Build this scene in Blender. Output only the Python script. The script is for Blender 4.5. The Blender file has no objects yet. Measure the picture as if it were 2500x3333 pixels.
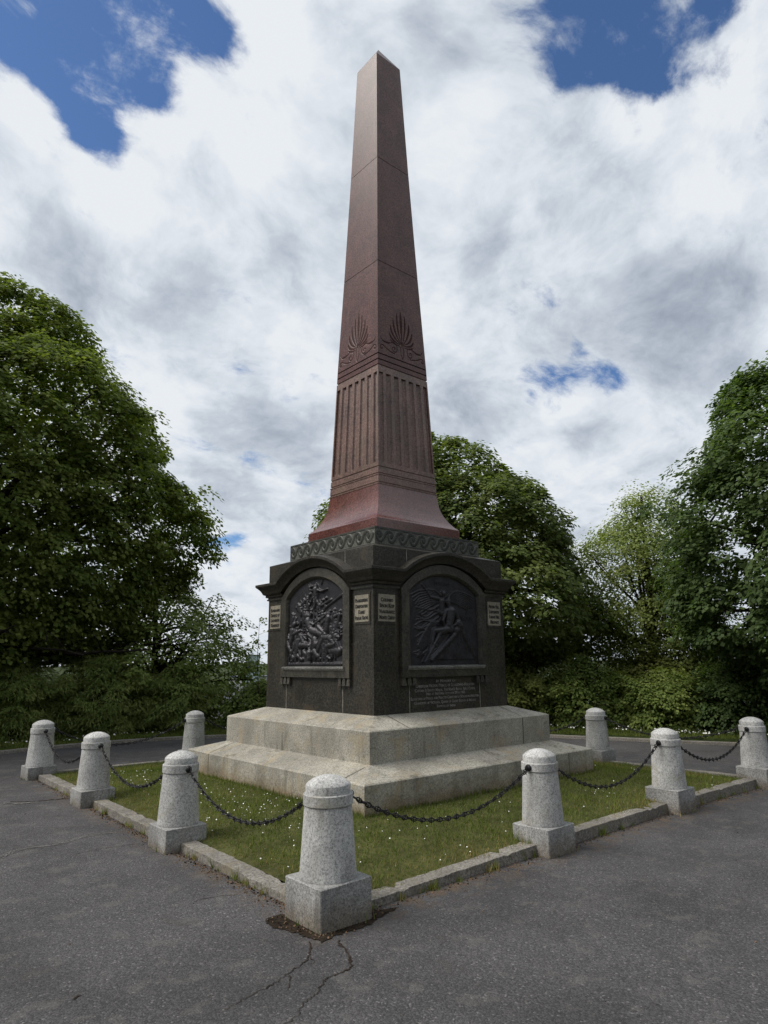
import bpy, math, random
import numpy as np
from mathutils import Matrix, Vector
random.seed(7); RNG = np.random.default_rng(7)
PI = math.pi
scene = bpy.context.scene
# ---------------------------------------------------------------- camera
CAM = np.array([-6.3965, -7.4402, 1.7185]); YAW, PITCH, ROLL = 0.859319, 0.219005, -0.010746
fw = np.array([math.cos(PITCH)*math.cos(YAW), math.cos(PITCH)*math.sin(YAW), math.sin(PITCH)])
rt = np.array([math.sin(YAW), -math.cos(YAW), 0.0]); up = np.cross(rt, fw)
r2 = rt*math.cos(ROLL)+up*math.sin(ROLL); u2 = -rt*math.sin(ROLL)+up*math.cos(ROLL)
cd = bpy.data.cameras.new('camera'); cam = bpy.data.objects.new('camera', cd); scene.collection.objects.link(cam)
M = Matrix(((r2[0], u2[0], -fw[0], CAM[0]), (r2[1], u2[1], -fw[1], CAM[1]), (r2[2], u2[2], -fw[2], CAM[2]), (0, 0, 0, 1)))
cam.matrix_world = M
cd.sensor_fit = 'VERTICAL'; cd.sensor_height = 24; cd.lens = 24*2170.29/3333; cd.clip_start = .05; cd.clip_end = 20000
scene.camera = cam
scene.view_settings.view_transform = 'Standard'; scene.view_settings.look = 'None'
scene.view_settings.exposure = 0.50; scene.view_settings.gamma = 1
# ---------------------------------------------------------------- node helper
class NB:
    def __init__(s, nt): s.nt = nt; s.n = nt.nodes; s.l = nt.links
    def add(s, t, **kw):
        x = s.n.new(t)
        for k, v in kw.items(): setattr(x, k, v)
        return x
    def put(s, sock, v):
        if v is None: return
        if isinstance(v, bpy.types.NodeSocket): s.l.new(v, sock)
        else:
            if isinstance(v, (tuple, list)) and len(v) == 3 and sock.type == 'RGBA': v = (*v, 1)
            sock.default_value = v
    def math(s, op, a, b=None, c=None, clamp=False):
        x = s.add('ShaderNodeMath', operation=op, use_clamp=clamp)
        for i, v in enumerate((a, b, c)): s.put(x.inputs[i], v) if v is not None else None
        return x.outputs[0]
    def vmath(s, op, a, b=None, sc=None):
        x = s.add('ShaderNodeVectorMath', operation=op); s.put(x.inputs[0], a)
        if b is not None: s.put(x.inputs[1], b)
        if sc is not None: s.put(x.inputs['Scale'], sc)
        return x.outputs['Value'] if op in ('DISTANCE', 'LENGTH', 'DOT_PRODUCT') else x.outputs[0]
    def rng(s, v, a, b, c=0., d=1., smooth=True):
        x = s.add('ShaderNodeMapRange', interpolation_type='SMOOTHSTEP' if smooth else 'LINEAR')
        for i, q in enumerate((v, a, b, c, d)): s.put(x.inputs[i], q)
        return x.outputs[0]
    def noise(s, vec, scale, detail=3, rough=.55, dist=0., col=False, dims='3D'):
        x = s.add('ShaderNodeTexNoise', noise_dimensions=dims)
        s.put(x.inputs['Vector'], vec); s.put(x.inputs['Scale'], scale); s.put(x.inputs['Detail'], detail)
        s.put(x.inputs['Roughness'], rough); s.put(x.inputs['Distortion'], dist)
        return x.outputs['Color' if col else 'Fac']
    def mix(s, f, a, b, mode='MIX'):
        x = s.add('ShaderNodeMix', data_type='RGBA', blend_type=mode)
        s.put(x.inputs[0], f); s.put(x.inputs[6], a); s.put(x.inputs[7], b)
        return x.outputs[2]
    def sep(s, v):
        x = s.add('ShaderNodeSeparateXYZ'); s.put(x.inputs[0], v); return x.outputs
    def comb(s, a, b, c):
        x = s.add('ShaderNodeCombineXYZ')
        for i, v in enumerate((a, b, c)): s.put(x.inputs[i], v)
        return x.outputs[0]
# ---------------------------------------------------------------- world
SUN_EL, SUN_AZ = math.radians(52), math.radians(152)      # azimuth measured from +X towards +Y
GAPS = [(0.0824, 0.7327, 0.6756, 0.0525), (0.1178, 0.6965, 0.7078, 0.0588), (0.1739, 0.671, 0.7207, 0.072), (0.2351, 0.6359, 0.7351, 0.0693), (0.2831, 0.6252, 0.7273, 0.0412), (0.1633, 0.7227, 0.6716, 0.0361), (0.1923, 0.7334, 0.652, 0.032), (0.2096, 0.7536, 0.623, 0.03), (0.1719, 0.7571, 0.6303, 0.021), (0.2388, 0.6907, 0.6826, 0.0328), (0.289, 0.735, 0.6133, 0.0127), (0.5632, 0.3659, 0.7408, 0.0601), (0.6107, 0.3165, 0.7259, 0.0619), (0.6512, 0.2654, 0.711, 0.062), (0.5998, 0.3751, 0.7068, 0.0329), (0.6647, 0.2288, 0.7112, 0.0217), (0.6796, 0.3021, 0.6685, 0.0147), (0.6383, 0.3238, 0.6983, 0.0318), (0.2716, 0.8633, 0.4255, 0.016), (0.4535, 0.8777, 0.1548, 0.0224), (0.14, 0.7, 0.7, 0.06), (0.0, 0.72, 0.69, 0.06)]
THIN = [(0.7609, 0.506, 0.4061, 0.0408), (0.795, 0.4618, 0.3932, 0.0288), (0.7736, 0.4655, 0.43, 0.0235), (0.7484, 0.5428, 0.3811, 0.01)]        # thinner veiled gaps
DARK = [(0.4713, 0.8253, 0.3111, 0.1017), (0.5229, 0.8049, 0.2806, 0.0617), (0.1956, 0.8397, 0.5066, 0.067), (0.3444, 0.7928, 0.5028, 0.056), (0.8412, 0.3437, 0.4175, 0.0856), (0.848, 0.2844, 0.4472, 0.0609), (0.8026, 0.5029, 0.321, 0.0315), (0.4839, 0.4649, 0.7414, 0.0281), (0.5204, 0.4538, 0.7233, 0.0227), (0.4413, 0.7125, 0.5455, 0.032), (0.6463, 0.5365, 0.5426, 0.0443)]
BRIGHT = [(0.3476, 0.5937, 0.7258, 0.051), (0.2857, 0.6868, 0.6683, 0.0398), (0.3677, 0.6678, 0.6472, 0.054), (0.229, 0.7832, 0.578, 0.0451), (0.1232, 0.7811, 0.6121, 0.0302), (0.3697, 0.8591, 0.3539, 0.0318), (0.5017, 0.753, 0.4257, 0.0537), (0.6768, 0.3386, 0.6537, 0.0325), (0.7348, 0.2262, 0.6395, 0.0434), (0.7737, 0.5184, 0.3642, 0.0256), (0.8884, 0.3768, 0.2623, 0.0279), (0.517, 0.8195, 0.2472, 0.0341), (0.5663, 0.4915, 0.6616, 0.0595), (0.7791, 0.3, 0.5504, 0.0574)]
world = bpy.data.worlds.new('World'); scene.world = world; world.use_nodes = True
w = NB(world.node_tree); w.n.clear()
tc = w.add('ShaderNodeTexCoord'); D = tc.outputs['Generated']
sx, sy, sz = w.sep(D)
zz = w.math('ADD', w.math('MAXIMUM', sz, 0.0), 0.48)
PL = w.comb(w.math('DIVIDE', sx, zz), w.math('DIVIDE', sy, zz), 0.3)        # the layer of cloud seen as a flat sheet overhead
warp = w.vmath('SUBTRACT', w.noise(PL, 2.6, 4, .5, col=True), (.5, .5, .5))
PW = w.vmath('ADD', PL, w.vmath('SCALE', warp, sc=.20))
warp2 = w.vmath('SUBTRACT', w.noise(PL, 9., 6, .6, col=True), (.5, .5, .5))
DW = w.vmath('ADD', w.vmath('ADD', D, w.vmath('SCALE', warp, sc=.14)), w.vmath('SCALE', warp2, sc=.045))
DS = w.vmath('ADD', D, w.vmath('SCALE', warp, sc=.14))
def blobs(L, soft0, soft1, vec, add=False):
    acc = None
    for x, y, z, r in L:
        v = w.rng(w.vmath('DISTANCE', vec, (x, y, z)), r*soft1, r*soft0, 0., 1.)
        acc = v if acc is None else (w.math('ADD', acc, v) if add else w.math('MAXIMUM', acc, v))
    return w.math('MINIMUM', acc, 1.25) if add else acc
B = w.math('ADD', blobs(GAPS, .0, 1.8, DW, True), w.math('MULTIPLY', blobs(THIN, .0, 1.9, DW), .80))
n1 = w.noise(PW, 3.4, 6, .50); n2 = w.noise(PL, 1.8, 3, .5); n3 = w.noise(PW, 9.0, 7, .58); n4 = w.noise(PW, 24., 6, .62)
bill = w.math('ABSOLUTE', w.math('SUBTRACT', w.math('MULTIPLY', w.noise(PW, 5.0, 5, .5), 2.0), 1.0))      # rounded billows
cen = lambda v, k: w.math('MULTIPLY', w.math('SUBTRACT', v, .5), k)
n5 = w.noise(w.vmath('MULTIPLY', PW, (1., 1.4, 1.)), 11.0, 9, .64)
gapv = w.math('ADD', w.math('ADD', B, cen(n1, .7)), w.math('ADD', cen(n3, 1.3), cen(n5, 2.9)))
gap = w.rng(gapv, .28, 1.22)
shade = w.math('ADD', w.math('ADD', cen(n2, .9), cen(n1, 1.1)), w.math('ADD', cen(n3, .85), cen(n4, .75)))
shade = w.math('SUBTRACT', shade, w.math('MULTIPLY', w.math('SUBTRACT', bill, .25), .45))
shade = w.math('ADD', shade, .70)
shade = w.math('SUBTRACT', shade, w.math('MULTIPLY', blobs(DARK, .0, 1.8, DS), .46))
shade = w.math('ADD', shade, w.math('MULTIPLY', blobs(BRIGHT, .0, 1.8, DS), .40))
cr = w.add('ShaderNodeValToRGB'); w.put(cr.inputs[0], shade)
e = cr.color_ramp.elements
e[0].position = .0; e[0].color = (.20, .232, .285, 1); e[1].position = 1.; e[1].color = (.575, .60, .63, 1)
for p, c in ((.3, (.30, .338, .395, 1)), (.55, (.395, .435, .485, 1)), (.78, (.50, .535, .58, 1))):
    q = e.new(p); q.color = c
sky = w.add('ShaderNodeTexSky', sky_type='NISHITA'); sky.sun_disc = False
sky.sun_elevation = SUN_EL; sky.sun_rotation = PI/2 - SUN_AZ
sky.altitude = 50; sky.air_density = 1.0; sky.dust_density = .6; sky.ozone_density = 3.0
blue = w.mix(1.0, sky.outputs[0], (.56, .70, .86), 'MULTIPLY')
cl10 = w.vmath('SCALE', cr.outputs[0], sc=10.0)
col = w.mix(gap, cl10, blue)
bg = w.add('ShaderNodeBackground'); w.put(bg.inputs[0], col); bg.inputs[1].default_value = .1
wo = w.add('ShaderNodeOutputWorld'); w.l.new(bg.outputs[0], wo.inputs[0])
world.cycles.sampling_method = 'MANUAL'; world.cycles.sample_map_resolution = 512
# ---------------------------------------------------------------- sun behind thin cloud
sd = bpy.data.lights.new('sun', 'SUN'); sd.energy = 2.6; sd.angle = math.radians(36); sd.color = (1, .95, .88)
sun = bpy.data.objects.new('sun', sd); scene.collection.objects.link(sun)
sv = Vector((math.cos(SUN_EL)*math.cos(SUN_AZ), math.cos(SUN_EL)*math.sin(SUN_AZ), math.sin(SUN_EL)))
sun.rotation_euler = sv.to_track_quat('Z', 'Y').to_euler()
# ---------------------------------------------------------------- scene helpers
COL = scene.collection
class MB:
    def __init__(s): s.v = []; s.f = []; s.n = 0
    def add(s, V, F):
        V = np.asarray(V, float); s.v.append(V)
        for f in F: s.f.append([i+s.n for i in f])
        s.n += len(V); return s
    def box(s, x0, x1, y0, y1, z0, z1):
        V = [(x, y, z) for z in (z0, z1) for y in (y0, y1) for x in (x0, x1)]
        return s.add(V, [(0, 2, 3, 1), (4, 5, 7, 6), (0, 1, 5, 4), (2, 6, 7, 3), (0, 4, 6, 2), (1, 3, 7, 5)])
    def frustum(s, levels, cap=(True, True)):
        """square stack: levels = [(half width, z), ...]"""
        V = []; F = []
        for a, z in levels: V += [(-a, -a, z), (a, -a, z), (a, a, z), (-a, a, z)]
        for i in range(len(levels)-1):
            for k in range(4):
                j = (k+1) % 4; F.append((i*4+k, i*4+j, i*4+4+j, i*4+4+k))
        if cap[0]: F.append((3, 2, 1, 0))
        if cap[1]: m = (len(levels)-1)*4; F.append((m, m+1, m+2, m+3))
        return s.add(V, F)
    def lathe(s, prof, seg=40, c=(0, 0, 0)):
        V = []; F = []
        for r, z in prof:
            for k in range(seg):
                a = 2*PI*k/seg; V.append((c[0]+r*math.cos(a), c[1]+r*math.sin(a), c[2]+z))
        for i in range(len(prof)-1):
            for k in range(seg):
                j = (k+1) % seg; F.append((i*seg+k, i*seg+j, (i+1)*seg+j, (i+1)*seg+k))
        return s.add(V, F)
    def tube(s, P, R, seg=7):
        P = [Vector(p) for p in P]; V = []; F = []
        ref = Vector((.31, .17, .93)).normalized()
        for i, p in enumerate(P):
            t = (P[min(i+1, len(P)-1)]-P[max(i-1, 0)]).normalized()
            if abs(t.dot(ref)) > .95: ref = Vector((1, 0, 0))
            a = t.cross(ref).normalized(); b = t.cross(a)
            for k in range(seg):
                q = p+(a*math.cos(2*PI*k/seg)+b*math.sin(2*PI*k/seg))*R[i]; V.append(tuple(q))
        for i in range(len(P)-1):
            for k in range(seg):
                j = (k+1) % seg; F.append((i*seg+k, i*seg+j, (i+1)*seg+j, (i+1)*seg+k))
        F.append(tuple(range(seg-1, -1, -1))); m = (len(P)-1)*seg; F.append(tuple(range(m, m+seg)))
        return s.add(V, F)
    def build(s, name, mat, parent=None, smooth=False, angle=None, attr=None, loc=None):
        me = bpy.data.meshes.new(name)
        V = np.concatenate(s.v) if s.v else np.zeros((0, 3))
        me.from_pydata([tuple(p) for p in V], [], s.f)
        if smooth: me.polygons.foreach_set('use_smooth', [True]*len(me.polygons))
        if angle: me.polygons.foreach_set('use_smooth', [True]*len(me.polygons)); me.set_sharp_from_angle(angle=math.radians(angle))
        if attr is not None:
            at = me.attributes.new(attr[0], 'FLOAT', 'POINT'); at.data.foreach_set('value', np.asarray(attr[1], np.float32))
        me.update()
        return link(name, me, mat, parent, loc)
def link(name, me, mat, parent=None, loc=None):
    o = bpy.data.objects.new(name, me); COL.objects.link(o)
    if mat and not me.materials: me.materials.append(mat)
    if parent: o.parent = parent
    if loc: o.location = loc
    return o
def empty(name, loc=(0, 0, 0), rz=0):
    o = bpy.data.objects.new(name, None); COL.objects.link(o); o.location = loc; o.rotation_euler = (0, 0, rz); o.empty_display_size = .2
    return o
def tag(o, label=None, cat=None, group=None, kind=None):
    if label: o['label'] = label
    if cat: o['category'] = cat
    if group: o['group'] = group
    if kind: o['kind'] = kind
    return o
def fastmesh(name, V, nside, F=None, fattr=None):
    """V (N,3) array; faces given as flat index array with nside corners each"""
    me = bpy.data.meshes.new(name); nf = len(F)//nside
    me.vertices.add(len(V)); me.vertices.foreach_set('co', np.ascontiguousarray(V, np.float32).ravel())
    me.loops.add(len(F)); me.loops.foreach_set('vertex_index', np.ascontiguousarray(F, np.int32))
    me.polygons.add(nf); me.polygons.foreach_set('loop_start', np.arange(0, nf*nside, nside, dtype=np.int32))
    try: me.polygons.foreach_set('loop_total', np.full(nf, nside, np.int32))
    except Exception: pass
    if fattr is not None:
        at = me.attributes.new('tone', 'FLOAT', 'FACE'); at.data.foreach_set('value', np.asarray(fattr, np.float32))
    me.update(); me.validate()
    return me
def bez(p0, p1, p2, n=14):
    t = np.linspace(0, 1, n)[:, None]; p0, p1, p2 = map(np.array, (p0, p1, p2))
    return (1-t)**2*p0+2*t*(1-t)*p1+t*t*p2
# ---------------------------------------------------------------- materials
def newmat(name):
    m = bpy.data.materials.new(name); m.use_nodes = True; m.node_tree.nodes.clear()
    b = NB(m.node_tree); out = b.add('ShaderNodeOutputMaterial'); p = b.add('ShaderNodeBsdfPrincipled')
    b.l.new(p.outputs[0], out.inputs[0]); return m, b, p, out
def bump(b, p, h, dist, strength=1.):
    x = b.add('ShaderNodeBump'); b.put(x.inputs['Height'], h); x.inputs['Distance'].default_value = dist; x.inputs['Strength'].default_value = strength
    b.l.new(x.outputs[0], p.inputs['Normal'])
def coords(b, rand=True):
    t = b.add('ShaderNodeTexCoord'); oi = b.add('ShaderNodeObjectInfo')
    if not rand: return t.outputs['Object']
    return b.vmath('ADD', t.outputs['Object'], b.vmath('SCALE', b.comb(oi.outputs['Random'], oi.outputs['Random'], 0.0), sc=37.0))
def granite(name, c0, c1, c2, gs=85, rough=.75, stain=None, streak=None, bmp=.0015, spec=.35, rand=True, moss=None, polish=False):
    m, b, p, o = newmat(name); v = coords(b, rand)
    g = b.noise(v, gs, 3, .65); g2 = b.noise(v, gs*.45, 2, .5)
    gg = b.math('ADD', b.math('MULTIPLY', g, .65), b.math('MULTIPLY', g2, .35))
    r = b.add('ShaderNodeValToRGB'); b.put(r.inputs[0], gg); e = r.color_ramp.elements
    e[0].position = .40; e[0].color = (*c0, 1); e[1].position = .62; e[1].color = (*c2, 1); q = e.new(.50); q.color = (*c1, 1)
    c = r.outputs[0]
    big = b.noise(v, 2.3, 5, .6, .4)
    c = b.mix(1., c, b.mix(b.rng(big, .3, .7), (.72, .72, .72), (1.14, 1.14, 1.14)), 'MULTIPLY')
    if streak:
        vs = b.vmath('MULTIPLY', v, (9, 9, .7)); s_ = b.noise(vs, 1.0, 4, .6)
        pat = b.math('MULTIPLY', b.rng(s_, .52, .72), b.rng(b.noise(v, 1.6, 3), .42, .62))
        c = b.mix(b.math('MULTIPLY', pat, streak[1]), c, streak[0])
    if stain:
        st = b.rng(b.noise(v, 3.1, 6, .65, .8), .52, .72)
        c = b.mix(b.math('MULTIPLY', st, stain[1]), c, stain[0])
    if moss:
        st = b.rng(b.noise(v, 5.7, 6, .7, .5), .60, .72)
        c = b.mix(b.math('MULTIPLY', st, moss[1]), c, moss[0])
    b.put(p.inputs['Base Color'], c); p.inputs['Specular IOR Level'].default_value = spec
    b.put(p.inputs['Roughness'], b.rng(big, .3, .7, rough*.85, min(1, rough*1.15)))
    if bmp: bump(b, p, gg, bmp, .6)
    return m, b, p, c, v
def splash(m, b, p, c, v, z0, z1, col, amt):
    z = b.sep(v)[2]; n = b.noise(v, 4.5, 6, .7)
    f = b.math('MULTIPLY', b.rng(b.math('ADD', z, b.math('MULTIPLY', b.math('SUBTRACT', n, .5), .35)), z1, z0), amt)
    b.put(p.inputs['Base Color'], b.mix(f, c, b.mix(1., c, col, 'MULTIPLY')))
GREY, *_ = granite('grey_granite', (.22, .22, .222), (.43, .427, .415), (.57, .565, .55), gs=120, stain=((.27, .25, .17), .6), streak=((.17, .165, .145), .55), moss=((.09, .09, .065), .5))
PLIN, pb_, pp_, pc_, pv_ = granite('grey_granite_plinth', (.15, .152, .155), (.29, .288, .28), (.42, .418, .405), gs=115, stain=((.2, .18, .13), .4), streak=((.08, .08, .075), .6), moss=((.10, .09, .06), .4))
STEP, *_ = granite('weathered_pale_granite', (.16, .152, .128), (.315, .298, .252), (.43, .408, .348), gs=105, stain=((.34, .26, .15), .6), streak=((.10, .09, .068), .95), moss=((.10, .098, .062), .75), rand=False)
splash(PLIN, pb_, pp_, pc_, pv_, -.24, -.04, (.55, .46, .36), .85)
STEPL, b_, p_, c_, v_ = granite('weathered_pale_granite_lower', (.16, .152, .128), (.315, .298, .252), (.43, .408, .348), gs=105, stain=((.34, .26, .15), .6), streak=((.10, .09, .068), .95), moss=((.10, .098, .062), .75), rand=False)
splash(STEPL, b_, p_, c_, v_, .20, .46, (.62, .50, .36), .9)
KERB, *_ = granite('kerb_granite', (.10, .09, .08), (.20, .185, .16), (.30, .28, .25), gs=85, stain=((.18, .15, .09), .6), moss=((.07, .08, .04), .6), rand=False)
DARKG, *_ = granite('dark_green_black_granite', (.009, .008, .0065), (.027, .024, .018), (.062, .055, .043), gs=70, rough=.45, spec=.38, stain=((.052, .040, .026), .7), streak=((.070, .060, .044), .6), rand=False, bmp=.0004)
FRAMEG, *_ = granite('grey_green_granite', (.018, .0165, .013), (.040, .037, .029), (.072, .068, .054), gs=70, rough=.55, spec=.35, stain=((.09, .08, .055), .5), streak=((.11, .10, .08), .4), rand=False, bmp=.0004)
def carved(name, a, bcol, args):
    m, b, p, c, v = granite(name, *args[0], **args[1])
    at = b.add('ShaderNodeAttribute', attribute_name='carve')
    c2 = b.mix(at.outputs['Fac'], b.mix(1., c, a, 'MULTIPLY'), b.mix(1., c, bcol, 'MULTIPLY'))
    b.put(p.inputs['Base Color'], c2)
    b.put(p.inputs['Roughness'], b.math('ADD', b.math('MULTIPLY', at.outputs['Fac'], args[2][1]-args[2][0]), args[2][0]))
    return m
RED = carved('polished_red_granite', (1, 1, 1), (.42, .40, .40), (((.035, .0158, .0145), (.088, .037, .033), (.144, .071, .061)), dict(gs=80, rough=.34, spec=.24, rand=False, bmp=0, streak=((.15, .095, .085), .3)), (.34, .95)))
REDP = carved('glossy_red_granite', (1, 1, 1), (.5, .5, .5), (((.05, .017, .015), (.115, .038, .031), (.18, .075, .062)), dict(gs=80, rough=.2, spec=.7, rand=False, bmp=0, streak=((.20, .13, .12), .4)), (.22, .6)))
REDM = carved('matt_red_granite', (1, 1, 1), (.5, .5, .5), (((.06, .033, .028), (.132, .070, .055), (.22, .135, .105)), dict(gs=70, rough=.5, spec=.5, rand=False, bmp=.0004, stain=((.15, .12, .07), .45), streak=((.17, .13, .09), .4)), (.42, .6)))
FRZ = carved('frieze_granite', (1, 1, 1), (.36, .36, .36), (((.052, .053, .044), (.092, .093, .079), (.138, .139, .12)), dict(gs=70, rough=.6, spec=.4, rand=False, bmp=.0004, stain=((.12, .11, .075), .5)), (.6, .5)))
def simple(name, col, rough=.6, metal=0., spec=.5, var=.25, vs=30):
    m, b, p, o = newmat(name); v = coords(b); n = b.noise(v, vs, 4, .6)
    b.put(p.inputs['Base Color'], b.mix(b.rng(n, .3, .7), tuple(c*(1-var) for c in col), tuple(c*(1+var) for c in col)))
    p.inputs['Roughness'].default_value = rough; p.inputs['Metallic'].default_value = metal; p.inputs['Specular IOR Level'].default_value = spec
    return m
IRON = simple('black_iron', (.012, .012, .013), .55, .3, .5)
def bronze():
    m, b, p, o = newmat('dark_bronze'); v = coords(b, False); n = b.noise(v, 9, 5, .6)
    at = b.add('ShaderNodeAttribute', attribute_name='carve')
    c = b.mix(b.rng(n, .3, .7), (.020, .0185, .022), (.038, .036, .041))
    c = b.mix(b.math('MULTIPLY', at.outputs['Fac'], .8), c, (.050, .048, .053))  # highlight put into the colour: raised relief mixed lighter
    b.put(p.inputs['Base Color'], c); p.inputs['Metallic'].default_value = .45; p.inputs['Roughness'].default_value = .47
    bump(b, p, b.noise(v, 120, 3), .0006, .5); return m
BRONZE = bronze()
PLAQ, *_ = granite('cream_marble', (.18, .163, .125), (.235, .213, .165), (.28, .256, .205), gs=40, rough=.6, stain=((.24, .19, .13), .4), bmp=0, rand=False)
INK = simple('black_lead_lettering', (.018, .016, .014), .6)
PALE = simple('pale_lettering', (.17, .165, .15), .7, var=.35, vs=18)
MORT = simple('pale_mortar', (.24, .23, .20), .85, var=.4, vs=14)
DJOINT = simple('dark_joint', (.02, .018, .016), .9)
# asphalt
def asphalt():
    m, b, p, o = newmat('worn_asphalt'); v = coords(b, False)
    vo = b.add('ShaderNodeTexVoronoi'); b.put(vo.inputs['Vector'], v); vo.inputs['Scale'].default_value = 95
    st = b.sep(vo.outputs['Color'])[0]
    g = b.noise(v, 60, 4, .7)
    base = b.mix(b.rng(st, .1, .95), (.044, .043, .0435), (.080, .078, .079))
    base = b.mix(b.rng(st, .96, .99), base, (.15, .146, .14))
    base = b.mix(b.rng(g, .52, .66), base, (.032, .031, .032))
    big = b.noise(v, .9, 6, .62, .4); mid = b.noise(v, 4.5, 5, .65)
    base = b.mix(1., base, b.mix(b.rng(big, .32, .68), (.76, .75, .76), (1.22, 1.2, 1.22)), 'MULTIPLY')
    base = b.mix(b.math('MULTIPLY', b.rng(mid, .52, .70), .5), base, (.115, .108, .10))
    base = b.mix(b.math('MULTIPLY', b.rng(b.noise(v, 2.1, 6, .7, 1.), .60, .70), .4), base, (.05, .045, .042))
    # brown grit gathered along the kerb
    x, y, z = b.sep(v)
    dk = b.math('SUBTRACT', b.math('MAXIMUM', b.math('ABSOLUTE', x), b.math('ABSOLUTE', y)), 3.43)
    near = b.math('MULTIPLY', b.rng(dk, .42, .02), b.rng(b.noise(v, 7, 6, .7), .42, .62))
    base = b.mix(b.math('MULTIPLY', near, .75), base, b.mix(b.rng(g, .4, .6), (.07, .045, .028), (.13, .095, .06)))
    b.put(p.inputs['Base Color'], base); p.inputs['Roughness'].default_value = .82; p.inputs['Specular IOR Level'].default_value = .35
    h = b.math('ADD', b.math('MULTIPLY', b.math('SUBTRACT', 1.0, vo.outputs['Distance']), .7), b.math('MULTIPLY', g, .5))
    bump(b, p, h, .006, .9); return m
ASPH = asphalt()
def earth(name, a, c, scale=14, rough=.95, bd=.02):
    m, b, p, o = newmat(name); v = coords(b, False)
    n = b.noise(v, scale, 7, .7); n2 = b.noise(v, scale*.2, 4)
    k = b.mix(b.rng(n, .3, .7), a, c); k = b.mix(1., k, b.mix(b.rng(n2, .3, .7), (.7, .7, .7), (1.2, 1.2, 1.2)), 'MULTIPLY')
    b.put(p.inputs['Base Color'], k); p.inputs['Roughness'].default_value = rough; p.inputs['Specular IOR Level'].default_value = .1
    bump(b, p, n, bd, .8); return m
SOIL = earth('dark_soil', (.014, .011, .008), (.045, .033, .024), 30)
HILL = earth('rough_grass', (.018, .028, .008), (.045, .06, .018), 9)
TURF = earth('turf_soil', (.040, .050, .014), (.09, .085, .034), 22, bd=.01)
CRACK = earth('crack_fill', (.020, .017, .015), (.06, .042, .03), 60)
SCAR = earth('pale_scar', (.11, .105, .10), (.20, .19, .18), 60, bd=.004)
LITTER = simple('dry_litter', (.10, .062, .034), .9, var=.6, vs=40)
DAISY = simple('daisy_white', (.78, .78, .74), .7, var=.05)
BARK = earth('bark', (.012, .010, .008), (.04, .034, .027), 25)
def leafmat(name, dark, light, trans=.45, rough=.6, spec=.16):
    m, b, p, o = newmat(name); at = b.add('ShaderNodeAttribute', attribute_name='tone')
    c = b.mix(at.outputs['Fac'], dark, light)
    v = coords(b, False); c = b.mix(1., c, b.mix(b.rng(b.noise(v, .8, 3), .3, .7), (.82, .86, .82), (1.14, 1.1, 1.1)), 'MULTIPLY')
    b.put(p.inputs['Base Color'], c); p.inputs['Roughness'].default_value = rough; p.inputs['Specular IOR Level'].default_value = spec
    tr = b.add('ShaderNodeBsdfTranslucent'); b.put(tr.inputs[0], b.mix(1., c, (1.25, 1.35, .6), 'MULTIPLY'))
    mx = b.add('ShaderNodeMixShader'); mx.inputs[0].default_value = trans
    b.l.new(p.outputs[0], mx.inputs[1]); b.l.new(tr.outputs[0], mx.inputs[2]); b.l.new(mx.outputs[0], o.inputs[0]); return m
LIME = leafmat('lime_leaf', (.070, .100, .022), (.205, .250, .065))
LIME2 = leafmat('lime_leaf_deep', (.060, .086, .022), (.170, .210, .066))
RIGHTL = leafmat('dark_tree_leaf', (.038, .066, .022), (.115, .165, .058))
PALEL = leafmat('pale_leaf', (.13, .17, .045), (.28, .33, .11), .4)
SHRUBA = leafmat('shrub_leaf', (.11, .15, .038), (.27, .33, .10))
SHRUBB = leafmat('shrub_leaf_olive', (.13, .155, .04), (.31, .33, .11))
YEW = leafmat('feathery_leaf', (.13, .17, .05), (.29, .34, .11), .45)
def straw(m):
    b = NB(m.node_tree)
    at = [n for n in b.n if n.type == 'ATTRIBUTE'][0]; mul = [n for n in b.n if n.type == 'MIX' and n.blend_type == 'MULTIPLY'][0]
    src = mul.inputs[6].links[0].from_socket
    b.put(mul.inputs[6], b.mix(b.rng(at.outputs['Fac'], .88, 1.0), src, (.28, .225, .10)))
GRASS = leafmat('grass_blade', (.078, .110, .024), (.200, .240, .062), .3, .7, .1)
straw(GRASS)
# ---------------------------------------------------------------- ground, path, lawn
def gz(x, y): return .02+.005*(y-x)*np.clip(1.6-np.hypot(x, y)/12, 0, 1)
EA = np.radians([-180, -60, -30, -13, -3, 13, 42, 71, 97, 114, 135, 180]); ER = np.array([16, 13, 9.8, 8.47, 7.55, 6.9, 6.6, 6.7, 7.55, 7.97, 9.0, 16])
def redge(a): return np.interp((a+PI) % (2*PI)-PI, EA, ER)
def front(a):      # 1 towards the camera side, 0 on the planted side
    d = np.abs((a-math.radians(229)+PI) % (2*PI)-PI); return np.clip((math.radians(112)-d)/.35, 0, 1)*0+np.where(d < math.radians(90), 1., np.clip((math.radians(112)-d)/math.radians(22), 0, 1))
def hill(x, y):
    r = np.hypot(x, y); a = np.arctan2(y, x); re = redge(a); fr = front(a)
    z = np.where(r < re+.12, -.08, .09+.02*np.sin(3*x+2*y))
    out = np.clip(r-(re+2.2), 0, 60); drop = -.30*out-.004*np.minimum(out, 40)**2
    return np.maximum(z*(1-fr)-.08*fr+drop*(1-fr), -26+0*r)
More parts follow.
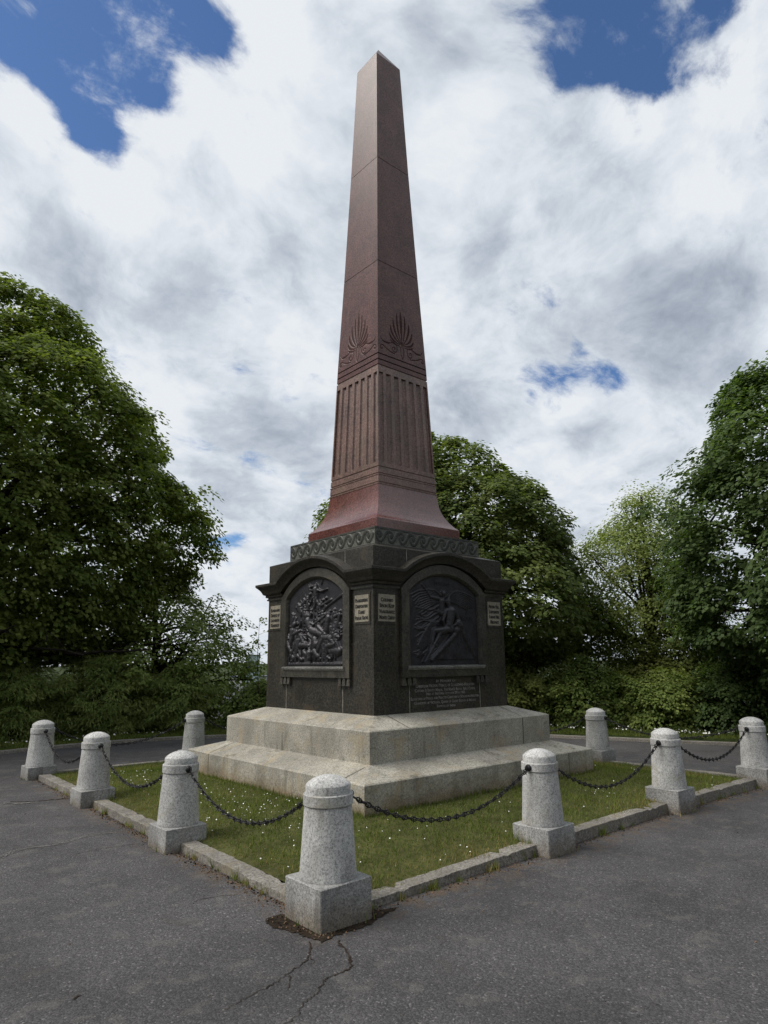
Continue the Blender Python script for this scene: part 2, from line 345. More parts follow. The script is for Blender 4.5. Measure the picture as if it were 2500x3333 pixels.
def polar(name, radii, nseg, zf, mat, rclip=None):
    V = []; F = []
    for r in radii:
        for k in range(nseg):
            a = 2*PI*k/nseg; rr = r if rclip is None else r*float(redge(a))
            V.append((rr*math.cos(a), rr*math.sin(a), 0))
    V = np.array(V); V[:, 2] = zf(V[:, 0], V[:, 1])
    for i in range(len(radii)-1):
        for k in range(nseg):
            j = (k+1) % nseg; F.append((i*nseg+k, (i+1)*nseg+k, (i+1)*nseg+j, i*nseg+j))
    return MB().add(V, F).build(name, mat, smooth=True)
o = polar('ground', [.5, 2, 4, 5.5, 6.3, 6.6, 6.75, 6.9, 7.1, 7.3, 7.5, 7.65, 7.75, 7.9, 8.05, 8.2, 8.4, 8.6, 8.8, 9, 9.3, 9.7, 10.2, 10.8, 11.5, 12.5, 14, 16, 18, 21, 25, 30, 40, 55, 80, 130, 250, 600, 1500, 4000, 9000], 240, hill, HILL); tag(o, kind='structure')
o = polar('path', [.2, .35, .45, .55, .65, .75, .85, .93, 1.0], 160, gz, ASPH, True); tag(o, kind='structure')
# stone edging at the outer rim of the path
V = []; F = []; NS = 200
for k in range(NS+1):
    a = math.radians(-40)+math.radians(175)*k/NS; r = float(redge(a))
    for dr, dz in ((-.0, -.02), (-.0, .055), (.10, .065), (.12, -.02)):
        x, y = (r+dr)*math.cos(a), (r+dr)*math.sin(a); V.append((x, y, float(gz(x, y))+dz))
for k in range(NS):
    for q in range(3): F.append((k*4+q, k*4+4+q, k*4+5+q, k*4+1+q))
o = MB().add(V, F).build('path_edging', KERB); tag(o, kind='structure')
def ktop(x, y): return .065+.045*np.clip(np.hypot(x+3.4, y+3.4)/2.6, 0, 1)+.004*(y-x)*.5
def lawn_z(x, y):
    m = np.maximum(np.abs(x), np.abs(y)); t = np.clip((3.3-m)/1.3, 0, 1)
    return ktop(x, y)-.02+(.225-ktop(x, y)+.02)*t**.7+.008*np.sin(5*x)*np.sin(4.3*y)
g = np.linspace(-3.33, 3.33, 61); X, Y = np.meshgrid(g, g); Z = lawn_z(X, Y)
V = np.stack([X.ravel(), Y.ravel(), Z.ravel()], 1); n = 61
F = [(j*n+i, j*n+i+1, (j+1)*n+i+1, (j+1)*n+i) for j in range(n-1) for i in range(n-1)]
o = MB().add(V, F).build('lawn', TURF, smooth=True); tag(o, kind='structure')
# kerb stones round the lawn, chipped along their edges
POSTS = [(-3.445, -3.39, .286, .212), (-3.46, -.998, .236, .2), (-3.44, 1.508, .236, .2), (-3.424, 4.018, .234, .2),
         (-.98, -3.358, .241, .2), (1.497, -3.319, .251, .2), (3.85, -3.379, .241, .2), (-1.001, 3.932, .245, .2), (3.772, -.966, .262, .2),
         (1.45, 3.92, .25, .2), (3.80, 1.46, .255, .2), (3.80, 3.90, .25, .2)]
kb = MB()
def kerbrun(p, q):
    p = np.array(p); q = np.array(q); L = np.linalg.norm(q-p); d = (q-p)/L; nrm = np.array([d[1], -d[0]])   # nrm = outwards
    if np.dot(nrm, (p+q)/2) < 0: nrm = -nrm
    N = int(L/.06); stones = sorted(random.uniform(.15, .85)*L for _ in range(2)); V = []; F = []
    for i in range(N+1):
        s = L*i/N; c = p+d*s; gap = any(abs(s-t) < .03 for t in stones); zt = float(ktop(*c))-(.012 if gap else 0)
        zt += random.uniform(-.0008, .0008); ch = random.uniform(.002, .004)
        for off, z in ((.075, -.1), (.075+random.uniform(-.003, .003), zt-ch), (.075-ch, zt), (-.075+random.uniform(-.010, .006), zt+random.uniform(-.002, .001)), (-.085, zt-.09)):
            V.append((*(c+nrm*off), z))
    for i in range(N):
        for k in range(4):
            f = (i*5+k, i*5+5+k, i*5+6+k, i*5+1+k); F.append(f)
    F.append((4, 3, 2, 1, 0)); m = N*5; F.append((m, m+1, m+2, m+3, m+4))
    kb.add(V, F)
def run_between(i, j):
    a, b_ = np.array(POSTS[i][:2]), np.array(POSTS[j][:2]); d = (b_-a)/np.linalg.norm(b_-a); kerbrun(a+d*.17+IN(i, j), b_-d*.17+IN(i, j))
def IN(i, j):
    c = (np.array(POSTS[i][:2])+np.array(POSTS[j][:2]))/2; c = c/np.linalg.norm(c)
    ax = int(abs(c[1]) > abs(c[0])); r = np.zeros(2); r[ax] = -np.sign(c[ax])*.02; return r
RUNS = [(0, 1), (1, 2), (2, 3), (0, 4), (4, 5), (5, 6), (3, 7), (6, 8), (7, 9), (8, 10), (9, 11), (10, 11)]
for i, j in RUNS: run_between(i, j)
o = kb.build('kerb', KERB); tag(o, kind='structure')
# far strips of the lawn beyond y = 3.33 up to the kerb
X, Y = np.meshgrid(np.linspace(-3.36, 3.75, 60), np.linspace(3.30, 3.93, 8)); Z = ktop(X, Y)-.02
mb = MB(); n = 60; fs = [(j*n+i, j*n+i+1, (j+1)*n+i+1, (j+1)*n+i) for j in range(7) for i in range(n-1)]
mb.add(np.stack([X.ravel(), Y.ravel(), Z.ravel()], 1), fs)
Y, X = np.meshgrid(np.linspace(-3.3, 3.9, 60), np.linspace(3.30, 3.77, 8)); Z = ktop(X, Y)-.022
mb.add(np.stack([X.ravel(), Y.ravel(), Z.ravel()], 1), [tuple(reversed(f)) for f in fs])
o = mb.build('lawn_margin', TURF, smooth=True); tag(o, kind='structure')
# cracks, scar and hole in the asphalt: thin real strips just above the sheet
def strip(mb, pts, w0, w1, dz, step=.025, wob=.010):
    P = [np.array(pts[0])]
    for a, b_ in zip(pts[:-1], pts[1:]):
        a = np.array(a); b_ = np.array(b_); L = np.linalg.norm(b_-a); k = max(1, int(L/step))
        for i in range(1, k+1): P.append(a+(b_-a)*i/k+np.array([random.uniform(-wob, wob), random.uniform(-wob, wob)]))
    V = []; F = []
    for i, p in enumerate(P):
        t = P[min(i+1, len(P)-1)]-P[max(i-1, 0)]; t = t/(np.linalg.norm(t)+1e-9); nn = np.array([-t[1], t[0]])
        wd = (w0+(w1-w0)*i/len(P))*random.uniform(.35, 1.5)/2
        for s_ in (-1, 1):
            q = p+nn*wd*s_; V.append((q[0], q[1], float(gz(q[0], q[1]))+dz))
    for i in range(len(P)-1): F.append((2*i, 2*i+2, 2*i+3, 2*i+1))
    mb.add(V, F)
c1 = [(-3.758, -3.629), (-3.817, -3.723), (-3.882, -3.805), (-3.946, -3.852), (-4.027, -3.879), (-4.119, -3.92), (-4.186, -3.951), (-4.269, -3.977), (-4.35, -3.978), (-4.398, -3.994), (-4.6, -4.05)]
c1b = [(-3.877, -3.81), (-3.903, -3.891), (-3.944, -3.883)]
c2 = [(-3.609, -3.73), (-3.646, -3.797), (-3.66, -3.882), (-3.716, -3.986), (-3.766, -4.058), (-3.822, -4.092), (-3.888, -4.087), (-3.971, -4.093), (-4.03, -4.143), (-4.103, -4.201), (-4.181, -4.224), (-4.242, -4.261), (-4.299, -4.318), (-4.42, -4.36)]
mb = MB()
strip(mb, c1, .011, .003, .004, .014, .009); strip(mb, c1b, .008, .003, .004, .014, .008); strip(mb, c2, .013, .004, .004, .014, .010)
strip(mb, [(-3.679, -2.562), (-3.779, -2.519), (-3.868, -2.484), (-3.947, -2.483), (-4.02, -2.531)], .005, .005, .004)
strip(mb, [(-4.161, 2.315), (-3.938, 2.143), (-3.756, 2.106), (-3.569, 2.068)], .02, .03, .004)
strip(mb, [(-4.264, -.649), (-4.032, -.608), (-3.62, -.678)], .006, .004, .004)
strip(mb, [(-5.085, -3.428), (-5.036, -3.402)], .01, .01, .004)
strip(mb, [(-4.1, -3.93), (-4.13, -4.0), (-4.2, -4.06)], .006, .003, .004)
o = mb.build('path_cracks', CRACK); tag(o, kind='structure')
mb = MB()
for q in range(5):
    off = random.uniform(-.02, .02)
    strip(mb, [(x+off, y-off) for x, y in [(-5.1, -.45), (-4.796, -.309), (-4.642, -.152), (-4.487, -.146), (-4.31, -.194), (-4.138, -.112), (-3.978, -.049), (-3.846, -.04), (-3.73, -.086)]], .010, .006, .003+q*.0004, wob=.012)
strip(mb, [(-4.25, 2.25), (-4.1, 2.12), (-3.9, 2.05)], .07, .03, .0055, wob=.02)
o = mb.build('path_scar', SCAR); tag(o, kind='structure')
hole = [(-3.77, -3.14), (-3.70, -3.12), (-3.60, -3.15), (-3.5, -3.3), (-3.3, -3.42), (-3.147, -3.461), (-2.942, -3.563), (-3.10, -3.585), (-3.262, -3.66), (-3.45, -3.68), (-3.60, -3.665), (-3.715, -3.69), (-3.735, -3.56), (-3.745, -3.45), (-3.79, -3.349), (-3.82, -3.23)]
V = [(-3.45, -3.43, float(gz(-3.45, -3.43))+.005)]
hp = []
for k in range(len(hole)):
    a = np.array(hole[k]); b_ = np.array(hole[(k+1) % len(hole)])
    for i in range(6):
        p = a+(b_-a)*i/6+RNG.uniform(-.018, .018, 2); hp.append(p); V.append((p[0], p[1], float(gz(*p))+.0045))
F = [(0, 1+(i+1) % len(hp), 1+i) for i in range(len(hp))]
o = MB().add(V, F).build('bare_soil', SOIL); tag(o, kind='structure')
# ---------------------------------------------------------------- the monument
memorial = tag(empty('war_memorial'), 'tall red granite obelisk on a dark carved pedestal and two pale stone steps', 'war memorial')
NS4 = [((-1, 0), (0, -1)), ((0, -1), (1, 0)), ((1, 0), (0, 1)), ((0, 1), (-1, 0))]       # outward normal, rightward axis
def face_pt(k, u, n, z):
    N, U = NS4[k]; return (N[0]*n+U[0]*u, N[1]*n+U[1]*u, z)
ls = MB().frustum([(2.0, -.2), (2.0, .507), (1.988, .519), (1.60, .628)]).build('lower_step', STEPL, memorial)
us = MB().frustum([(1.607, .60), (1.609, .959), (1.597, .971), (1.20, 1.091)]).build('upper_step', STEP, memorial)
ls['label'] = 'lower pale granite step with brown staining'; us['label'] = 'upper pale granite step with sloping top'
def seams(name, items, mat, parent, wd=.008, pr=.002):
    for k, a, u, z0, z1 in items:
        V = [face_pt(k, u+q*wd/2, a+n_, z) for n_ in (-.01, pr) for q, z in ((-1, z0), (1, z0), (1, z1), (-1, z1))]
        MB().add(V, [(3, 2, 1, 0), (4, 5, 6, 7), (0, 1, 5, 4), (2, 3, 7, 6), (1, 2, 6, 5), (3, 0, 4, 7)]).build(name, mat, parent)
SJ = simple('step_joint', (.30, .28, .23), .9, var=.4)
SJD = simple('step_joint_dark', (.10, .09, .07), .9, var=.4)
seams('joint', [(1, 1.609, -1.03, .63, .955), (3, 1.609, -1.03, .63, .955), (2, 1.609, 1.0, .63, .955)], SJ, us, .03, .003)
seams('joint', [(1, 1.609, 1.024, .63, .955)], SJD, us, .014, .003)
seams('joint', [(0, 2.0, -1.353, .2, .505), (2, 2.0, -.5, .2, .505), (1, 2.0, 1.45, .2, .505)], SJD, ls, .010, .002)
# seams across the sloping tops
def slope_seam(par, k, u, a0, z0, a1, z1, wd):
    V = [face_pt(k, u-wd/2, a0, z0+.003), face_pt(k, u+wd/2, a0, z0+.003), face_pt(k, u+wd/2, a1, z1+.003), face_pt(k, u-wd/2, a1, z1+.003)]
    MB().add(V, [(0, 1, 2, 3)]).build('joint', SJD, par)
slope_seam(us, 1, -1.03, 1.597, .971, 1.22, 1.085, .018); slope_seam(us, 1, 1.024, 1.597, .971, 1.22, 1.085, .012)
slope_seam(ls, 0, -1.353, 1.988, .519, 1.62, .622, .012); slope_seam(ls, 0, 1.60, 1.988, .519, 1.66, .61, .014)
# pedestal body with attic block
PA = 1.21
ped = MB().frustum([(PA, 1.06), (PA, 2.83), (1.212, 2.831), (1.212, 3.11), (.985, 3.183)]).build('pedestal', DARKG, memorial)
# cornice: straight runs with an arch over each face
cor = [(.0, .235, 0), (.022, .235, 0), (.022, .215, 0), (.010, .212, 0), (.010, .195, 0), (.034, .190, 0), (.040, .172, 0), (.034, .160, 0), (.060, .150, 0), (.072, .135, 0),
       (.078, .118, 0), (.098, .085, 0), (.125, .055, 0), (.143, .040, 0), (.143, .034, 0), (.151, .032, 0), (.151, .0, 0), (.10, -.012, 0), (0., -.02, 0)]
AR, AC = 1.37, 1.73; NARC = 26
def cor_ring(n_, d):
    pts = []
    zs = 2.829-d; dd = min(d, .145)
    r = AR-dd
    h = zs-AC if d <= .145 else (2.829-.145)-AC
    uj = math.sqrt(max(r*r-h*h, .01))
    for k in range(4):
        row = [(-(PA+n_), zs)]
        if d <= .145:
            th = math.asin(min(1, uj/r))
            row += [(r*math.sin(-th+2*th*i/NARC), AC+r*math.cos(-th+2*th*i/NARC)) for i in range(NARC+1)]
        else:   # lower mouldings stop at the panel frame
            row += [(-.79, zs)]*(NARC//2)+[(0, zs)]+[(.79, zs)]*(NARC-NARC//2)
        pts += [face_pt(k, u, PA+n_, z) for u, z in row]
    return pts
mbh = MB()
upper_ = [c for c in cor if c[1] <= .145]
rings = [cor_ring(0.0, .136)]+[cor_ring(c[0], c[1]) for c in upper_]
m = len(rings[0]); V = [p for r in rings for p in r]; F = []
for i in range(len(rings)-1):
    for k in range(m):
        j = (k+1) % m; F.append((i*m+k, i*m+j, (i+1)*m+j, (i+1)*m+k))
mbh.add(V, F); mbh.build('cornice', DARKG, memorial, angle=22)
lower_ = [c for c in cor if c[1] > .13]
for k in range(4):      # lower mouldings as mitred corner pieces between panel frames
    for s in (-1, 1):
        mb = MB(); V = []; F = []
        for n_, d, _ in lower_+[(0, .135, 0)]:
            V.append(face_pt(k, s*(PA+n_), PA+n_, 2.829-d)); V.append(face_pt(k, s*.785, PA+n_, 2.829-d))
        L_ = len(lower_)+1
        for i in range(L_-1):
            f = (2*i, 2*i+1, 2*i+3, 2*i+2); F.append(f if s < 0 else f[::-1])
        mb.add(V, F).build('string_moulding', DARKG, memorial, angle=30)
# panel frames
def arc_path(uh, z0, zs, za, n=24, sub=6):
    rise = za-zs; R = (uh*uh+rise*rise)/(2*rise); zc = za-R; th = math.asin(min(1, uh/R))
    P = [(-uh, z0+(zs-z0)*i/sub) for i in range(sub)]
    P += [(R*math.sin(-th+2*th*i/n), zc+R*math.cos(-th+2*th*i/n)) for i in range(n+1)]
    P += [(uh, zs-(zs-z0)*i/sub) for i in range(1, sub+1)]
    return P
def frame(k):
    mb = MB()
    prof = [(.79, 1.51, 2.6, 2.95, 0), (.79, 1.51, 2.6, 2.95, .045), (.665, 1.62, 2.583, 2.835, .052), (.652, 1.635, 2.578, 2.818, .040), (.635, 1.65, 2.572, 2.80, .012), (.632, 1.652, 2.571, 2.798, -.005)]
    rings = [arc_path(a, b_, c, d) for a, b_, c, d, n_ in prof]; m = len(rings[0]); V = []; F = []
    for R_, pf in zip(rings, prof): V += [face_pt(k, u, PA+pf[4], z) for u, z in R_]
    for i in range(len(rings)-1):
        for q in range(m):
            j = (q+1) % m; F.append((i*m+j, i*m+q, (i+1)*m+q, (i+1)*m+j))
    mb.add(V, F)
    fr = mb.build('panel_frame', FRAMEG, memorial, angle=30)
    sill = MB()
    V = []
    for u in (-.70, .70):
        for n_, z in ((.0, 1.60), (.058, 1.60), (.078, 1.625), (.078, 1.645), (.0, 1.652)): V.append(face_pt(k, u, PA+n_, z))
    F = [(i, (i+1) % 5, 5+(i+1) % 5, 5+i) for i in range(5)]+[(4, 3, 2, 1, 0), (5, 6, 7, 8, 9)]
    sill.add(V, [f[::-1] for f in F]); sill.build('sill', SILL, fr)
    for s in (-1, 1):
        uc = s*.672
        for q in (-1, 0, 1):
            u0 = uc+q*.088; t, b_ = .024, .036
            V = [face_pt(k, u0-t, PA-.01, 1.512), face_pt(k, u0+t, PA-.01, 1.512), face_pt(k, u0+t, PA+.034, 1.512), face_pt(k, u0-t, PA+.034, 1.512),
                 face_pt(k, u0-b_, PA-.01, 1.415), face_pt(k, u0+b_, PA-.01, 1.415), face_pt(k, u0+b_, PA+.045, 1.415), face_pt(k, u0-b_, PA+.045, 1.415)]
            MB().add(V, [(0, 1, 2, 3), (7, 6, 5, 4), (0, 4, 5, 1), (1, 5, 6, 2), (2, 6, 7, 3), (3, 7, 4, 0)]).build('bracket_drop', FRAMEG, fr)
    return fr
SILL, *_ = granite('sill_stone', (.10, .10, .095), (.17, .17, .16), (.28, .28, .26), gs=60, rough=.45, rand=False, bmp=0)
for k in range(4): frame(k)
# -- relief height fields
def smax(A, B_): return np.maximum(A, B_)
class Relief:
    def __init__(s, step=.0055):
        s.u = np.arange(-.638, .6381, step); s.z = np.arange(1.645, 2.806, step); s.U, s.Z = np.meshgrid(s.u, s.z); s.H = np.zeros_like(s.U)
    def cap(s, p, q, r0, r1, h0, h1=None, flat=.8):
        h1 = h0 if h1 is None else h1; p = np.array(p, float); q = np.array(q, float); d = q-p; L2 = d@d+1e-9
        x0, x1 = min(p[0], q[0])-max(r0, r1), max(p[0], q[0])+max(r0, r1); z0, z1 = min(p[1], q[1])-max(r0, r1), max(p[1], q[1])+max(r0, r1)
        i0, i1 = np.searchsorted(s.u, (x0, x1)); j0, j1 = np.searchsorted(s.z, (z0, z1))
        U = s.U[j0:j1, i0:i1]; Z = s.Z[j0:j1, i0:i1]
        if U.size == 0: return
        t = np.clip(((U-p[0])*d[0]+(Z-p[1])*d[1])/L2, 0, 1); D_ = np.hypot(U-p[0]-t*d[0], Z-p[1]-t*d[1]); r = r0+(r1-r0)*t
        v = np.clip(1-(D_/r)**2, 0, 1); base = h0+(h1-h0)*t
        hh = np.where(v > 0, (base*(1-flat*.45)+base*flat*.45*0)+r*flat*np.sqrt(v), 0)
        s.H[j0:j1, i0:i1] = np.maximum(s.H[j0:j1, i0:i1], hh)
    def poly(s, pts, r, h):
        for i in range(len(pts)-1): s.cap(pts[i], pts[i+1], r[i] if isinstance(r, list) else r, r[i+1] if isinstance(r, list) else r, h)
    def build(s, k, parent, name='relief_panel', label=None):
        H = s.H+np.clip(s.H/.02, 0, 1)*(.0035*np.sin(s.U*210+9*np.sin(s.Z*31))*np.sin(s.Z*170+7*np.sin(s.U*37)))+.0008*np.sin(s.U*70+5*np.sin(s.Z*23))*np.sin(s.Z*63)
        H = (H+np.roll(H, 1, 0)+np.roll(H, -1, 0)+np.roll(H, 1, 1)+np.roll(H, -1, 1))/5
        N, U = NS4[k]; nz, nu = H.shape
        P = np.stack([N[0]*(PA+.004+H)+U[0]*s.U, N[1]*(PA+.004+H)+U[1]*s.U, s.Z], -1).reshape(-1, 3)
        R = (.655**2+.24**2)/(2*.24); ok = (s.Z < 2.825-R+np.sqrt(np.maximum(R*R-s.U**2, 0)))
        idx = np.arange(nz*nu).reshape(nz, nu); q = np.stack([idx[:-1, :-1], idx[:-1, 1:], idx[1:, 1:], idx[1:, :-1]], -1)
        q = q[(ok[:-1, :-1] & ok[1:, 1:])].ravel()
        me = fastmesh(name, P, 4, q); me.polygons.foreach_set('use_smooth', [True]*len(me.polygons))
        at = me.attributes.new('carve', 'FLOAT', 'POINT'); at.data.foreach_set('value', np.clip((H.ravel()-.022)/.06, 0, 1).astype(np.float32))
        ob = link(name, me, BRONZE, parent)
        if label: ob['label'] = label
        return ob
def helmet_head(R_, x, z, s, h):
    R_.cap((x, z), (x, z-.004*s), .021*s, .018*s, h); R_.cap((x-.012*s, z+.012*s), (x+.012*s, z+.012*s), .022*s, .020*s, h+.004); R_.cap((x-.028*s, z+.006*s), (x+.030*s, z+.004*s), .006*s, .006*s, h+.012)
    R_.cap((x, z+.028*s), (x, z+.042*s), .008*s, .004*s, h)
def soldier(R_, x, z, s, h, lean=0., armed=True, legs=True, face=1):
    hx, hz = x+lean*.11*s, z+.115*s
    helmet_head(R_, hx, hz+.035*s, s, h)
    R_.cap((hx, hz), (x, z), .034*s, .030*s, h)
    R_.cap((hx+.03*s, hz-.005*s), (x+face*.075*s, z+.035*s), .014*s, .012*s, h+.004); R_.cap((x+face*.075*s, z+.035*s), (x+face*.12*s, z+.085*s), .012*s, .010*s, h+.005)
    R_.cap((hx-.03*s, hz-.008*s), (x-face*.02*s, z+.02*s), .014*s, .012*s, h+.004)
    if legs:
        R_.cap((x-.012*s, z-.01*s), (x-.045*s, z-.09*s), .024*s, .018*s, h); R_.cap((x-.045*s, z-.09*s), (x-.05*s, z-.17*s), .017*s, .012*s, h)
        R_.cap((x+.015*s, z-.01*s), (x+.06*s, z-.08*s), .024*s, .018*s, h); R_.cap((x+.06*s, z-.08*s), (x+.045*s, z-.165*s), .017*s, .012*s, h)
    if armed: R_.cap((x-face*.05*s, z-.02*s), (x+face*.17*s, z+.15*s), .007*s, .004*s, h+.012)
rl = Relief(); rr = random.Random(5)
for i in range(34):      # far ranks, small and shallow, up the slope
    x = rr.uniform(-.58, .56); zt = 2.30+.28*(1-abs(x+.1)/.7)+rr.uniform(-.08, .06)
    if x > .25: zt -= .08
    soldier(rl, x, zt-.1, rr.uniform(.42, .6), rr.uniform(.004, .010), rr.uniform(-.3, .6), rr.random() < .6, False, rr.choice((-1, 1, 1)))
for p, q in (((.18, 2.38), (.61, 2.55)), ((.61, 2.55), (.64, 2.45)), ((.1, 2.42), (.36, 2.50))): rl.cap(p, q, .014, .02, .008)
for x, z in ((-.45, 2.44), (-.38, 2.46), (-.55, 2.36), (.18, 2.5), (.25, 2.52), (-.22, 2.52), (-.12, 2.60), (-.10, 2.70)): helmet_head(rl, x, z, .8, .012)
for i in range(34):
    soldier(rl, rr.uniform(-.56, .56), rr.uniform(2.02, 2.28), rr.uniform(.65, .95), rr.uniform(.010, .020), rr.uniform(-.5, .7), rr.random() < .6, True, rr.choice((-1, 1, 1)))
for i in range(24):
    soldier(rl, rr.uniform(-.56, .56), rr.uniform(1.84, 2.0), rr.uniform(.9, 1.15), rr.uniform(.016, .026), rr.uniform(-.9, .9), rr.random() < .4, True, rr.choice((-1, 1)))
# standing officer
helmet_head(rl, .02, 2.69, 1.35, .03); rl.cap((.03, 2.655), (.05, 2.53), .050, .036, .03); rl.cap((-.02, 2.655), (.08, 2.65), .02, .02, .032)
rl.cap((.08, 2.645), (.17, 2.625), .018, .015, .034); rl.cap((.17, 2.625), (.27, 2.645), .015, .010, .036); rl.cap((-.03, 2.65), (-.10, 2.66), .018, .014, .034); rl.cap((-.10, 2.66), (-.14, 2.74), .013, .009, .034)
rl.cap((.14, 2.72), (.18, 2.795), .008, .004, .02)
rl.cap((.04, 2.54), (.12, 2.44), .032, .024, .03); rl.cap((.12, 2.44), (.14, 2.34), .022, .015, .03); rl.cap((.05, 2.53), (-.01, 2.40), .032, .024, .028); rl.cap((-.01, 2.40), (.0, 2.26), .022, .015, .028)
rl.cap((-.04, 2.56), (-.22, 2.34), .009, .006, .03); rl.cap((.39, 2.355), (-.08, 2.16), .010, .013, .046)
# foreground: crouching and fallen figures
helmet_head(rl, -.16, 2.30, 1.7, .03); rl.cap((-.14, 2.25), (-.07, 2.12), .055, .045, .03); rl.cap((-.12, 2.24), (-.02, 2.20), .02, .016, .045)
helmet_head(rl, .33, 2.30, 1.6, .022); rl.cap((.33, 2.26), (.30, 2.12), .06, .05, .022); rl.cap((.30, 2.26), (.18, 2.20), .02, .018, .034); rl.cap((.44, 2.27), (.52, 2.30), .026, .02, .02)
rl.cap((-.48, 2.19), (-.48, 2.17), .04, .03, .03); rl.cap((-.48, 2.21), (-.46, 2.22), .045, .04, .032); rl.cap((-.50, 2.13), (-.54, 1.98), .055, .05, .024); rl.cap((-.50, 2.08), (-.34, 2.12), .024, .018, .05)
rl.cap((-.30, 2.26), (-.52, 1.80), .009, .012, .05)
rl.cap((-.05, 2.12), (.18, 2.06), .055, .045, .022); rl.cap((.10, 2.16), (.26, 2.06), .026, .02, .04); rl.cap((.12, 2.14), (.18, 2.0), .022, .02, .042)
rl.cap((-.14, 2.07), (.02, 2.0), .018, .028, .04); rl.cap((.02, 2.0), (.05, 1.93), .042, .052, .028); rl.cap((.0, 1.97), (-.02, 1.88), .03, .02, .036)
rl.cap((.20, 2.02), (.40, 2.01), .038, .034, .030); rl.cap((.36, 2.01), (.46, 1.93), .036, .026, .038); rl.cap((.46, 1.93), (.30, 1.90), .024, .03, .046); rl.cap((.30, 1.90), (.30, 1.78), .026, .016, .044); rl.cap((.30, 1.77), (.38, 1.745), .016, .012, .04)
rl.cap((.20, 1.99), (.10, 1.86), .042, .036, .028); rl.cap((.44, 2.06), (.44, 2.02), .022, .02, .05)
rl.cap((-.32, 1.93), (-.12, 1.92), .038, .034, .026); rl.cap((-.12, 1.92), (-.10, 1.86), .02, .03, .03)
rl.cap((-.09, 1.82), (-.08, 1.77), .055, .045, .038); rl.cap((-.09, 1.79), (-.085, 1.74), .024, .022, .075); rl.cap((-.12, 1.83), (-.06, 1.83), .018, .018, .07)
rl.cap((-.22, 1.84), (-.16, 1.80), .04, .03, .034); rl.cap((.02, 1.84), (.10, 1.78), .045, .03, .03)
rl.cap((-.36, 1.86), (-.56, 1.70), .010, .012, .03); rl.cap((-.55, 1.80), (-.48, 1.76), .03, .04, .02); rl.cap((-.38, 1.79), (-.28, 1.74), .03, .022, .024)
rl.cap((.38, 1.84), (.56, 1.84), .04, .05, .006); rl.cap((-.6, 1.68), (.6, 1.68), .025, .025, .012)
for i in range(60):
    a = rr.uniform(0, PI); L_ = rr.uniform(.03, .09); x, z = rr.uniform(-.56, .56), rr.uniform(1.74, 2.2)
    rl.cap((x, z), (x+L_*math.cos(a), z+L_*math.sin(a)), .012, .008, rr.uniform(.012, .035))
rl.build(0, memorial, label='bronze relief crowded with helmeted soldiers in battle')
# angel and seated soldier
ra = Relief()
ra.cap((-.25, 1.72), (.20, 2.06), .03, .05, .004); ra.cap((.20, 2.10), (.30, 2.14), .06, .05, .006); ra.cap((.30, 2.12), (.54, 1.78), .05, .03, .004)
rkm = (ra.Z < 2.16-np.maximum((ra.U-.30)/.26, 0)*.42) & (ra.Z < 2.16-np.maximum((.26-ra.U)/.58, 0)*.44) & (ra.Z > 1.72)
ra.H = np.maximum(ra.H, np.where(rkm, .010+.004*np.sin(ra.U*23+ra.Z*11)*np.sin(ra.Z*17-ra.U*9), 0))
ra.poly([(.29, 2.14), (.40, 2.04), (.50, 1.90), (.55, 1.76)], .006, .010); ra.poly([(.27, 2.12), (.05, 1.98), (-.15, 1.83), (-.30, 1.75)], .006, .010)
# wings
for i in range(9):
    t = i/8; ra.poly([(-.09, 2.545-.010*i), (-.28, 2.615-.028*i), (-.45, 2.59-.035*i), (-.61+.03*i, 2.53-.040*i)], [.016, .012, .008, .003], .013-.001*i)
    ra.poly([(.09, 2.55-.008*i), (.27, 2.618-.022*i), (.42, 2.60-.026*i), (.59-.02*i, 2.55-.030*i)], [.016, .012, .008, .003], .013-.001*i)
ra.poly([(-.07, 2.55), (-.18, 2.61), (-.29, 2.615)], [.018, .014, .006], .024); ra.poly([(.07, 2.53), (.16, 2.60), (.27, 2.62)], [.018, .014, .006], .024)
# angel
ra.cap((-.02, 2.575), (-.015, 2.55), .032, .026, .026); ra.cap((-.03, 2.59), (.0, 2.59), .026, .026, .022); ra.cap((-.02, 2.52), (-.03, 2.48), .018, .026, .022)
ra.cap((-.07, 2.485), (.02, 2.47), .030, .028, .020); ra.cap((-.06, 2.47), (-.06, 2.32), .052, .045, .012)
ra.cap((-.10, 2.50), (-.26, 2.52), .022, .018, .024); ra.cap((-.26, 2.52), (-.37, 2.64), .017, .012, .022); ra.cap((-.375, 2.645), (-.40, 2.68), .010, .004, .020)
ra.cap((.02, 2.47), (.10, 2.40), .020, .016, .018)
# drapery blowing left
for i in range(22):
    z0 = 2.47-.030*i; x0 = -.08-.004*i; L_ = .28+.16*rr.random(); w_ = .010+.006*rr.random()
    pts = [(x0-L_*t, z0-.055*t*(1+.4*math.sin(i))+.030*math.sin(5.5*t+i*1.3)) for t in np.linspace(0, 1, 9)]
    ra.poly(pts, [w_*(1-.08*q)*1. for q in range(9)], .007+.006*rr.random())
for i in range(6): ra.poly([(-.15-.02*i, 2.2), (-.23-.03*i, 2.05), (-.34-.03*i, 1.9), (-.50+.02*i, 1.78)], [.02, .018, .012, .006], .006)
